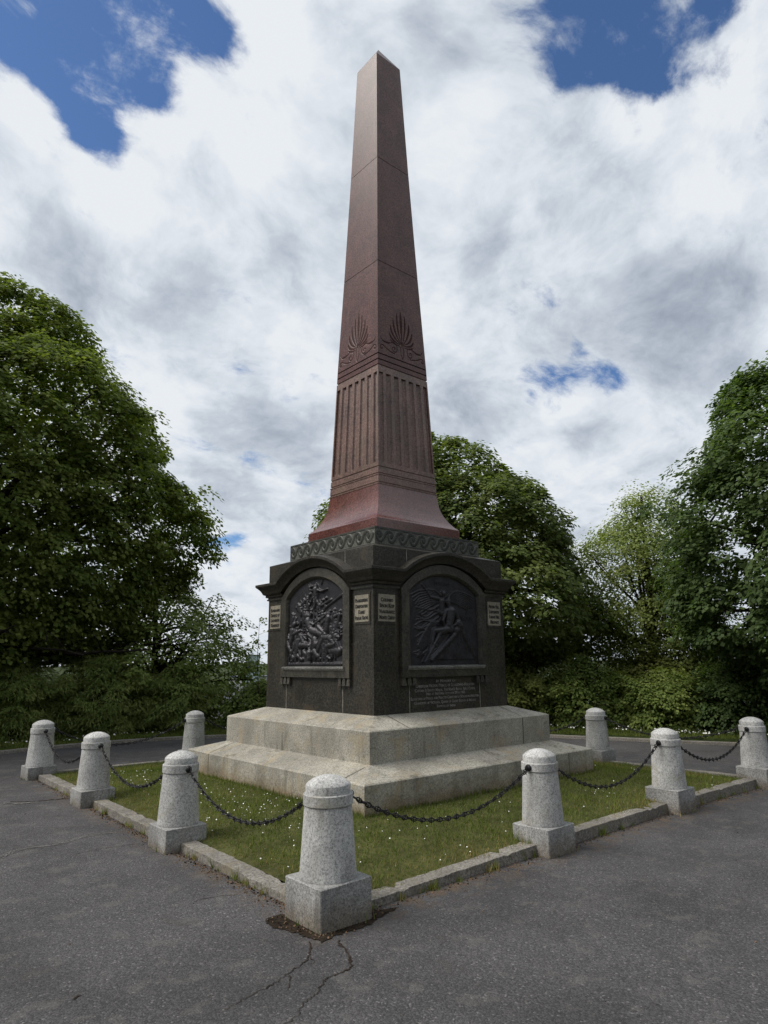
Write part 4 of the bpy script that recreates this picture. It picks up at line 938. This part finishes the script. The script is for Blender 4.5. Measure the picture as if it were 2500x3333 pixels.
for i, j in RUNS[:6]:
    a, b_ = np.array(POSTS[i][:2]), np.array(POSTS[j][:2]); d = (b_-a); nn = IN(i, j); nn = -nn/np.linalg.norm(nn)
    for _ in range(520 if (i, j) in ((0, 1), (1, 2)) else 230):
        p = a+d*rb.random()+nn*(.075+abs(rb.gauss(0, .05))); lt.append((p[0], p[1], float(gz(*p))+.005))
for _ in range(150):
    p = hp[rb.randrange(len(hp))]; q = np.array((-3.45, -3.43)); t = rb.uniform(0, .35); p = p+(q-p)*t+np.array([rb.gauss(0, .01), rb.gauss(0, .01)]); lt.append((p[0], p[1], float(gz(*p))+.009))
for _ in range(160):
    x, y = rb.uniform(-6, 2), rb.uniform(-6, 3)
    if max(abs(x), abs(y)) > 3.5 and y < 3: lt.append((x, y, float(gz(x, y))+.005))
me = discs(np.array(lt), .0065, 'leaf_litter', LITTER, .8); o = link('leaf_litter', me, LITTER); tag(o, kind='stuff'); o['label'] = 'brown dry litter gathered along the kerb'
# ---------------------------------------------------------------- trees
def leaves(C, T, N, size, width, name, mat, tone):
    """kite shaped folded leaves: C base, T tip direction, N normal"""
    n_ = len(C); N = N/np.linalg.norm(N, axis=1)[:, None]; T = T-(T*N).sum(1)[:, None]*N; T /= np.linalg.norm(T, axis=1)[:, None]+1e-9; B_ = np.cross(N, T)
    s = size*RNG.uniform(.65, 1.25, n_)[:, None]; wd = s*width/2; fold = N*s*.10
    V = np.stack([C, C+T*s*.42+B_*wd-fold, C+T*s-N*s*.12, C+T*s*.42-B_*wd-fold], 1).reshape(-1, 3)
    b0 = np.arange(n_)*4; F = np.stack([b0, b0+1, b0+2, b0, b0+2, b0+3], 1).ravel()
    return fastmesh(name, V, 3, F, np.repeat(tone, 2))
def unit(n_):
    v = RNG.normal(size=(n_, 3)); return v/np.linalg.norm(v, axis=1)[:, None]
def crown(prof, cx, cy, nspray, nleaf, rs, size, width, name, mat, lump=.14, seed=0, inner=.35, flat=.62, droop=.55, arc=None, nlump=34, tone0=.5, shrink=1.1, shoots=.05):
    """prof: [(z, radius)] of the crown about its axis"""
    R_ = np.random.default_rng(seed); pz = np.array([p[0] for p in prof]); pr_ = np.maximum(np.array([p[1] for p in prof])*.97-rs*shrink, .05); pz = pz[0]+(pz-pz[0])*(1-.35*rs*shrink/3); o_ = np.argsort(pz); pz, pr_ = pz[o_], pr_[o_]
    zz_ = np.linspace(pz[0], pz[-1], 400); rr_ = np.interp(zz_, pz, pr_); dr = np.gradient(rr_, zz_); wgt = rr_*np.sqrt(1+dr**2)+.05; cdf = np.cumsum(wgt)/wgt.sum()
    z = np.interp(R_.random(nspray), cdf, zz_); a = R_.uniform(0, 2*PI, nspray) if arc is None else R_.uniform(arc[0], arc[1], nspray)
    r = np.interp(z, pz, pr_)
    # bulging limbs: lumps centred on random surface points
    lz = np.interp(R_.random(nlump), cdf, zz_); la = R_.uniform(0, 2*PI, nlump); lr = np.interp(lz, pz, pr_)
    L = np.stack([lr*np.cos(la), lr*np.sin(la), lz], 1); S = np.stack([r*np.cos(a), r*np.sin(a), z], 1)
    dd = np.linalg.norm(S[:, None]-L[None], axis=2); ls_ = max(pr_)*.34; bulge = np.exp(-(dd/ls_)**2).max(1)
    sc = 1-lump+2*lump*bulge+R_.normal(0, .025, nspray)
    sh = (R_.random(nspray) < shoots) & (S[:, 2] > zz_[0]+.3*(zz_[-1]-zz_[0]))
    sc = np.where(sh, sc+R_.uniform(.4, 1.0, nspray)*rs*1.6/np.maximum(np.linalg.norm(S-[0, 0, (pz[0]+pz[-1])/2], axis=1), 1), sc)
    deep = (R_.random(nspray) < inner) & ~sh; sc = np.where(deep, sc*R_.uniform(.45, .93, nspray), sc)
    rz = np.interp(z, zz_, dr); out = np.stack([np.cos(a), np.sin(a), -rz], 1); out /= np.linalg.norm(out, axis=1)[:, None]
    zc = (pz[0]+pz[-1])/2
    cen = np.stack([cx+S[:, 0]*sc, cy+S[:, 1]*sc, zc+(S[:, 2]-zc)*(.5+.5*sc)], 1)
    cnt = R_.poisson(nleaf, nspray); tot = cnt.sum(); ci = np.repeat(np.arange(nspray), cnt)
    v = unit(tot); v[:, 2] = np.where(R_.random(tot) < .8, np.abs(v[:, 2]), v[:, 2])
    srad = (rs*R_.uniform(.55, 1.35, nspray))[ci]; rad = R_.uniform(.35, 1., tot)**.6*srad
    C = cen[ci]+v*rad[:, None]*np.array([1, 1, flat]); oc = out[ci]
    C[:, 2] -= (np.hypot(v[:, 0], v[:, 1])*rad)**2/ (srad+.01)*droop
    T = v*[1, 1, .2]+oc*[.6, .6, .2]+R_.normal(0, .35, (tot, 3)); T[:, 2] -= .45
    N = v*.35+np.array([0, 0, .75])+oc*.45+R_.normal(0, .33, (tot, 3))
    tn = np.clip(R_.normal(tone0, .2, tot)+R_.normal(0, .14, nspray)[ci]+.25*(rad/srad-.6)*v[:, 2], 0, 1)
    return leaves(C, T, N, size, width, name, mat, tn), cen
def limbs(base, top, targets, r0, seed=0, bend=.25):
    R_ = random.Random(seed); mb = MB(); base = Vector(base); top = Vector(top)
    n_ = 9; P = []; 
    for i in range(n_+1):
        t = i/n_; p = base.lerp(top, t); p += Vector((R_.uniform(-1, 1), R_.uniform(-1, 1), 0))*.06*(1 if 0 < i < n_ else 0); P.append(p)
    mb.tube(P, [r0*(1.35 if i == 0 else 1)*(1-.8*i/n_)+.015 for i in range(n_+1)], 10)
    for tg in targets:
        tg = Vector(tuple(tg)); t = min(.92, max(.25, R_.uniform(.25, .8))); s0 = base.lerp(top, t)
        if s0.z > tg.z+.4: s0 = base.lerp(top, max(.18, min(.9, (tg.z-base.z-.3)/(top.z-base.z+.01)))) if tg.z > base.z+.5 else base.lerp(top, .2)
        mid = s0.lerp(tg, .5)+Vector((R_.uniform(-1, 1), R_.uniform(-1, 1), R_.uniform(.2, 1)))*(tg-s0).length*bend*.5
        Q = [tuple(q) for q in bez(tuple(s0), tuple(mid), tuple(tg), 8)]; rr_ = r0*.42*(1-t*.4)
        mb.tube([Vector(q)+Vector((R_.uniform(-1, 1), R_.uniform(-1, 1), R_.uniform(-1, 1)))*.03 for q in Q], [rr_*(1-.85*i/7)+.006 for i in range(8)], 6)
        for _ in range(3):
            i = R_.randrange(3, 7); q = Vector(Q[i]); e_ = q+(Vector(tuple(Q[-1]))-q)*.6+Vector((R_.uniform(-1, 1), R_.uniform(-1, 1), R_.uniform(-.4, .8)))*.7
            mb.tube([q, q.lerp(e_, .5)+Vector((0, 0, .08)), e_], [rr_*.3+.004, rr_*.2+.003, .003], 5)
    return mb
def tree(name, x, y, prof, label, mat, nspray, nleaf, rs, size, width=.85, seed=0, r0=.22, zb=None, ntarget=26, cat='tree', group=None, **kw):
    zb = float(hill(np.array(x), np.array(y))) if zb is None else zb
    t = tag(empty(name, (x, y, zb)), label, cat, group)
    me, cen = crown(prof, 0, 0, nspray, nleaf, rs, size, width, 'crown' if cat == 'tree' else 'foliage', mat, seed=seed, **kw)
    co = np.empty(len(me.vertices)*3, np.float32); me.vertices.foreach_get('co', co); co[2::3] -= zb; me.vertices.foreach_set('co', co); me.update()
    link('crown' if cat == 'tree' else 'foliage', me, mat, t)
    R_ = random.Random(seed); tg = [cen[R_.randrange(len(cen))]*[.93, .93, 1]-[0, 0, zb] for _ in range(ntarget)]
    zt = max(p[0] for p in prof)
    limbs((0, 0, -.3), (R_.uniform(-.3, .3), R_.uniform(-.3, .3), (zt-zb)*.86), tg, r0, seed).build('trunk' if cat == 'tree' else 'stems', BARK, t, smooth=True)
    return t
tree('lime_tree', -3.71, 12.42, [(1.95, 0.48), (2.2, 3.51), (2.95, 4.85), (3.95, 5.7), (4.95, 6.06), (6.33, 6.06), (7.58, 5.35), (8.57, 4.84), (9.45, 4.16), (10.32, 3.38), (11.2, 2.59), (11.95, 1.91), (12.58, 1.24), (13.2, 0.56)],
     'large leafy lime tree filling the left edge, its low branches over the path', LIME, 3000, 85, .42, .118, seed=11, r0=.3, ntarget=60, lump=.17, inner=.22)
tree('lime_tree', 7.85, 6.45, [(1.5, .8), (2.1, 4.0), (3.1, 4.9), (4.45, 4.55), (5.8, 3.8), (7.0, 2.9), (7.9, 1.8), (8.4, .9), (8.8, .3)],
     'dense round lime tree directly behind the obelisk pedestal', LIME2, 1800, 90, .38, .115, seed=22, r0=.28, ntarget=30, lump=.15, inner=.22)
tree('dark_tree', 11.0, -3.4, [(.9, .5), (1.5, 3.0), (2.4, 4.1), (4.0, 4.5), (5.4, 4.3), (6.4, 3.8), (7.3, 3.2), (8.2, 2.5), (9.0, 1.7), (9.8, .8), (10.3, .2)],
     'tall dark green tree rising out of the right edge', RIGHTL, 1800, 90, .40, .105, seed=33, r0=.26, ntarget=30, lump=.15, inner=.22)
tree('pale_tree', 12.15, 2.4, [(.2, 1.2), (1.2, 2.0), (2.2, 2.3), (4.1, 2.5), (5.6, 1.9), (6.5, 1.2), (7.2, .6), (7.7, .1)],
     'sparse tree with pale yellow green leaves between the two darker right hand trees', PALEL, 900, 60, .44, .08, seed=44, r0=.11, ntarget=40, lump=.2, inner=.5)
tree('leafy_tree', 1.2, 10.9, [(-.5, 1.6), (.8, 2.5), (1.8, 2.6), (2.6, 2.1), (3.5, 1.6), (4.4, 1.1), (5.2, .5), (5.8, .2)],
     'small leafy tree behind the left lime tree, close to the gap with the town', SHRUBA, 560, 55, .36, .095, seed=55, r0=.12, ntarget=40, lump=.26)
for q, (bx, by, bh, lb) in enumerate(((-16.5, -9.5, 9.5, 'broad added tree, unseen, far to the left behind the viewer'), (-12.5, -18, 11, 'tall added tree, unseen, directly behind the viewer'), (-3.5, -19, 10, 'added tree, unseen, behind the viewer on the right'), (6.5, -17, 11, 'added tree, unseen, at the far right across the path'), (13.5, -12, 9, 'lower added tree, unseen, beyond the right end of the path'), (-18, .5, 10, 'added tree standing left of the path out of view'))):
    tree('added_tree', bx, by, [(1.6, .6), (2.4, 3.6), (4.2, 4.6), (bh*.7, 3.6), (bh*.88, 2.2), (bh, .2)], lb, RIGHTL, 420, 55, .6, .24, seed=70+q, r0=.26, ntarget=14, zb=.0, group='unseen trees added to shade the stone')  # unseen trees added to darken reflections and light from the side
lime0 = bpy.data.objects['lime_tree']
for q, (tx, ty, tz, r_) in enumerate(((4.6, -3.4, 2.75, .07), (3.4, -4.6, 2.45, .06), (1.8, -5.0, 2.35, .05), (5.2, -1.2, 3.2, .07), (.4, -5.2, 2.9, .06), (2.6, -3.8, 3.6, .06))):
    P = [Vector(p) for p in bez((.1, -.1, 2.3+.25*q), (tx*.5, ty*.5, 2.5+.3*(q % 3)), (tx, ty, tz+.4), 10)]
    rq = random.Random(q); mb = MB(); mb.tube([p+Vector((rq.uniform(-.05, .05), rq.uniform(-.05, .05), rq.uniform(-.04, .04))) for p in P], [r_*(1.2-1.05*i/9)+.008 for i in range(10)], 7)
    for i in range(3, 9):
        e_ = P[i]+Vector((rq.uniform(-.6, .9), rq.uniform(-.9, .4), rq.uniform(-.1, .6))); mb.tube([P[i], P[i].lerp(e_, .5)+Vector((0, 0, .06)), e_], [r_*.3, r_*.2, .004], 5)
    mb.build('limb', BARK, lime0, smooth=True)
# sapling in the gap
t = tag(empty('sapling', (2.31, 7.50, .05)), 'thin young sapling with few leaves in the gap left of the pedestal', 'sapling')
mb = MB(); mb.tube([(0, 0, 0), (.03, .02, .9), (-.02, .03, 1.8), (.01, .02, 2.75)], [.016, .012, .008, .003], 6)
rs_ = random.Random(9); LC = []
for i in range(17):
    z = .9+i*.11; a = i*2.4; L_ = .30*(1-.55*i/17)+.06; e_ = Vector((math.cos(a)*L_, math.sin(a)*L_, z+.10)); mb.tube([(0, .02, z), e_], [.004, .002], 4)
    for _ in range(9): LC.append((e_.x*rs_.uniform(.5, 1.15)+rs_.gauss(0, .03), e_.y*rs_.uniform(.5, 1.15)+rs_.gauss(0, .03), e_.z+rs_.gauss(0, .035)))
mb.build('stem', BARK, t, smooth=True); LC = np.array(LC); n_ = len(LC)
me = leaves(LC, RNG.normal(size=(n_, 3))+[0, 0, -.3], RNG.normal(size=(n_, 3))*.6+[0, 0, 1], .085, .7, 'foliage', SHRUBA, RNG.uniform(.2, .9, n_)); link('foliage', me, SHRUBA, t)
def shrub(name, x, y, hw, ztop, label, mat, ns, nl, rs, size, width=.8, seed=0, zb=None, group='shrubs behind the path', **kw):
    zb_ = float(hill(np.array(x), np.array(y))) if zb is None else zb; h = ztop-zb_
    prof = [(zb_+.02, hw*.8), (zb_+h*.25, hw), (zb_+h*.55, hw*.95), (zb_+h*.8, hw*.68), (zb_+h*.95, hw*.3), (ztop, .05)]
    return tree(name, x, y, prof, label, mat, ns, nl, rs, size, width, seed, .05, zb_, 22, 'shrub', group, **{**dict(lump=.30, shoots=.14, inner=.3), **kw})
FE = dict(flat=.35, droop=.5, inner=.4, lump=.28)
shrub('feathery_shrub', -6.6, 9.1, 1.5, 1.9, 'dark feathery shrub at the extreme left behind the path edge', YEW, 330, 90, .32, .11, .2, 101, **FE)
shrub('feathery_shrub', -4.4, 9.9, 1.5, 2.2, 'dark feathery shrub behind the left corner bollard', YEW, 330, 90, .32, .11, .2, 102, **FE)
shrub('feathery_shrub', -2.5, 9.9, 1.4, 1.9, 'dark feathery shrub between the left corner bollard and the next', YEW, 330, 90, .32, .11, .2, 103, **FE)
shrub('feathery_shrub', -.7, 9.5, 1.3, 2.1, 'dark feathery shrub left of the small far left bollard', YEW, 330, 90, .32, .11, .2, 104, **FE)
shrub('feathery_shrub', .9, 9.0, 1.15, 1.75, 'dark feathery shrub behind the small far left bollard', YEW, 300, 90, .32, .11, .2, 105, **FE)
shrub('leafy_shrub', 2.7, 8.1, 1.0, 1.25, 'green leafy shrub beside the pedestal on its left', SHRUBA, 240, 60, .26, .07, .75, 106)
shrub('leafy_shrub', 1.0, 10.9, 1.5, 1.5, 'mid green shrub behind the feathery ones near the gap', SHRUBB, 240, 60, .3, .08, .75, 107)
shrub('leafy_shrub', -7.5, 14.5, 2.4, 2.6, 'tall olive shrub filling the back under the left lime tree', SHRUBB, 320, 70, .36, .09, .75, 108)
shrub('leafy_shrub', -2.0, 15.5, 2.6, 2.4, 'green shrub seen between the low branches of the left lime tree', SHRUBA, 320, 70, .36, .09, .75, 109)
shrub('leafy_shrub', 4.2, 7.6, 1.2, 1.5, 'green shrub hidden behind the pedestal on the left', SHRUBA, 160, 60, .3, .08, .75, 110)
shrub('leafy_shrub', 5.8, 5.9, 1.2, 1.5, 'green shrub hidden behind the pedestal centre', SHRUBA, 160, 60, .3, .08, .75, 111)
shrub('leafy_shrub', 7.4, 3.9, 1.3, 1.8, 'olive shrub just right of the pedestal and steps', SHRUBB, 300, 70, .28, .075, .75, 112)
shrub('leafy_shrub', 8.4, 2.3, 1.3, 1.7, 'bright green shrub behind the small far right bollard', SHRUBA, 320, 70, .28, .075, .75, 113)
shrub('leafy_shrub', 9.3, .7, 1.3, 1.45, 'low green shrub right of the small far right bollard', SHRUBA, 320, 65, .28, .075, .75, 114)
shrub('leafy_shrub', 10.0, -.8, 1.4, 1.65, 'low dark shrub between the two right side bollards', RIGHTL, 280, 65, .28, .08, .7, 115)
shrub('leafy_shrub', 10.3, -2.5, 1.3, 1.35, 'low dark shrub behind the right corner bollard', RIGHTL, 240, 65, .28, .08, .7, 116)
shrub('leafy_shrub', 11.2, 2.0, 1.7, 2.2, 'loose olive shrub under the pale tree', SHRUBB, 260, 55, .34, .085, .7, 117)
shrub('leafy_shrub', 9.3, 4.6, 1.7, 2.3, 'tall green shrub under the right side of the middle lime tree', SHRUBB, 300, 60, .34, .085, .7, 119)
shrub('leafy_shrub', 13.5, 1.2, 2.0, 2.6, 'bushy shrub behind the pale tree', SHRUBA, 260, 55, .36, .09, .7, 120)
shrub('leafy_shrub', 12.4, -.6, 1.8, 2.1, 'loose green shrub between the pale tree and the dark tree', SHRUBA, 230, 55, .36, .085, .7, 118)
# ---------------------------------------------------------------- town far below
BR = [simple('pale_wall', (.42, .42, .41), .8), simple('grey_wall', (.28, .30, .31), .8), simple('brick_wall', (.26, .15, .11), .8), simple('glazed_wall', (.30, .37, .37), .5)]
ROOF = simple('slate_roof', (.12, .13, .15), .7); GLS = simple('window_glass', (.05, .06, .07), .2)
def house(x, y, w_, d_, h, z, mat, label, flat=False, rz=0., name='house'):
    t = tag(empty(name, (x, y, z), rz), label, 'building', None if flat else 'houses in the town beyond the trees')
    MB().box(-w_/2, w_/2, -d_/2, d_/2, 0, h).build('wall', mat, t)
    mb = MB()
    if flat: mb.box(-w_/2-.3, w_/2+.3, -d_/2-.3, d_/2+.3, h+.003, h+.7)
    else:
        V = [(-w_/2-.3, -d_/2-.3, h), (w_/2+.3, -d_/2-.3, h), (w_/2+.3, d_/2+.3, h), (-w_/2-.3, d_/2+.3, h), (-w_/2-.3, 0, h+d_*.35), (w_/2+.3, 0, h+d_*.35)]
        mb.add(V, [(0, 1, 5, 4), (2, 3, 4, 5), (0, 4, 3), (1, 2, 5), (3, 2, 1, 0)])
    mb.build('roof', ROOF, t)
    nf = max(1, int(h/3)); nw = max(2, int(w_/3.2)); wn = MB()
    for f_ in range(nf):
        for q in range(nw):
            xc = -w_/2+(q+.5)*w_/nw; wn.box(xc-.6, xc+.6, -d_/2-.06, -d_/2+.05, f_*3+1., f_*3+2.3)
    wn.build('window', GLS, t); return t
face_cam = lambda x, y: math.atan2(y-CAM[1], x-CAM[0])-PI/2
hx = random.Random(12); HL = []
house(194, 343, 8, 10, 29, -24, BR[3], 'tall greenish tower block on the skyline left of the pedestal', True, face_cam(190, 340), 'tower_block')
house(215, 345, 60, 18, 17, -24, BR[0], 'long pale block below the tower in the gap', True, face_cam(215, 345), 'long_block')
desc = ['pale', 'grey', 'brick']
spots = [(150, 290), (165, 280), (140, 250), (158, 300), (120, 262), (100, 235), (172, 312), (130, 228), (118, 300), (90, 260),
         (230, 165), (250, 150), (215, 150), (262, 128), (240, 118), (205, 128), (280, 105), (190, 110), (255, 90), (225, 95)]
where = ['in the gap left of the pedestal', 'seen through the leaves on the right']
for i, (x, y) in enumerate(spots):
    q = i % 3; house(x, y, hx.uniform(9, 16), hx.uniform(8, 10), hx.choice((6, 9, 9)), -24, BR[q], f'distant {desc[q]} walled house {where[0 if i < 10 else 1]}', False, face_cam(x, y)+hx.uniform(-.4, .4))
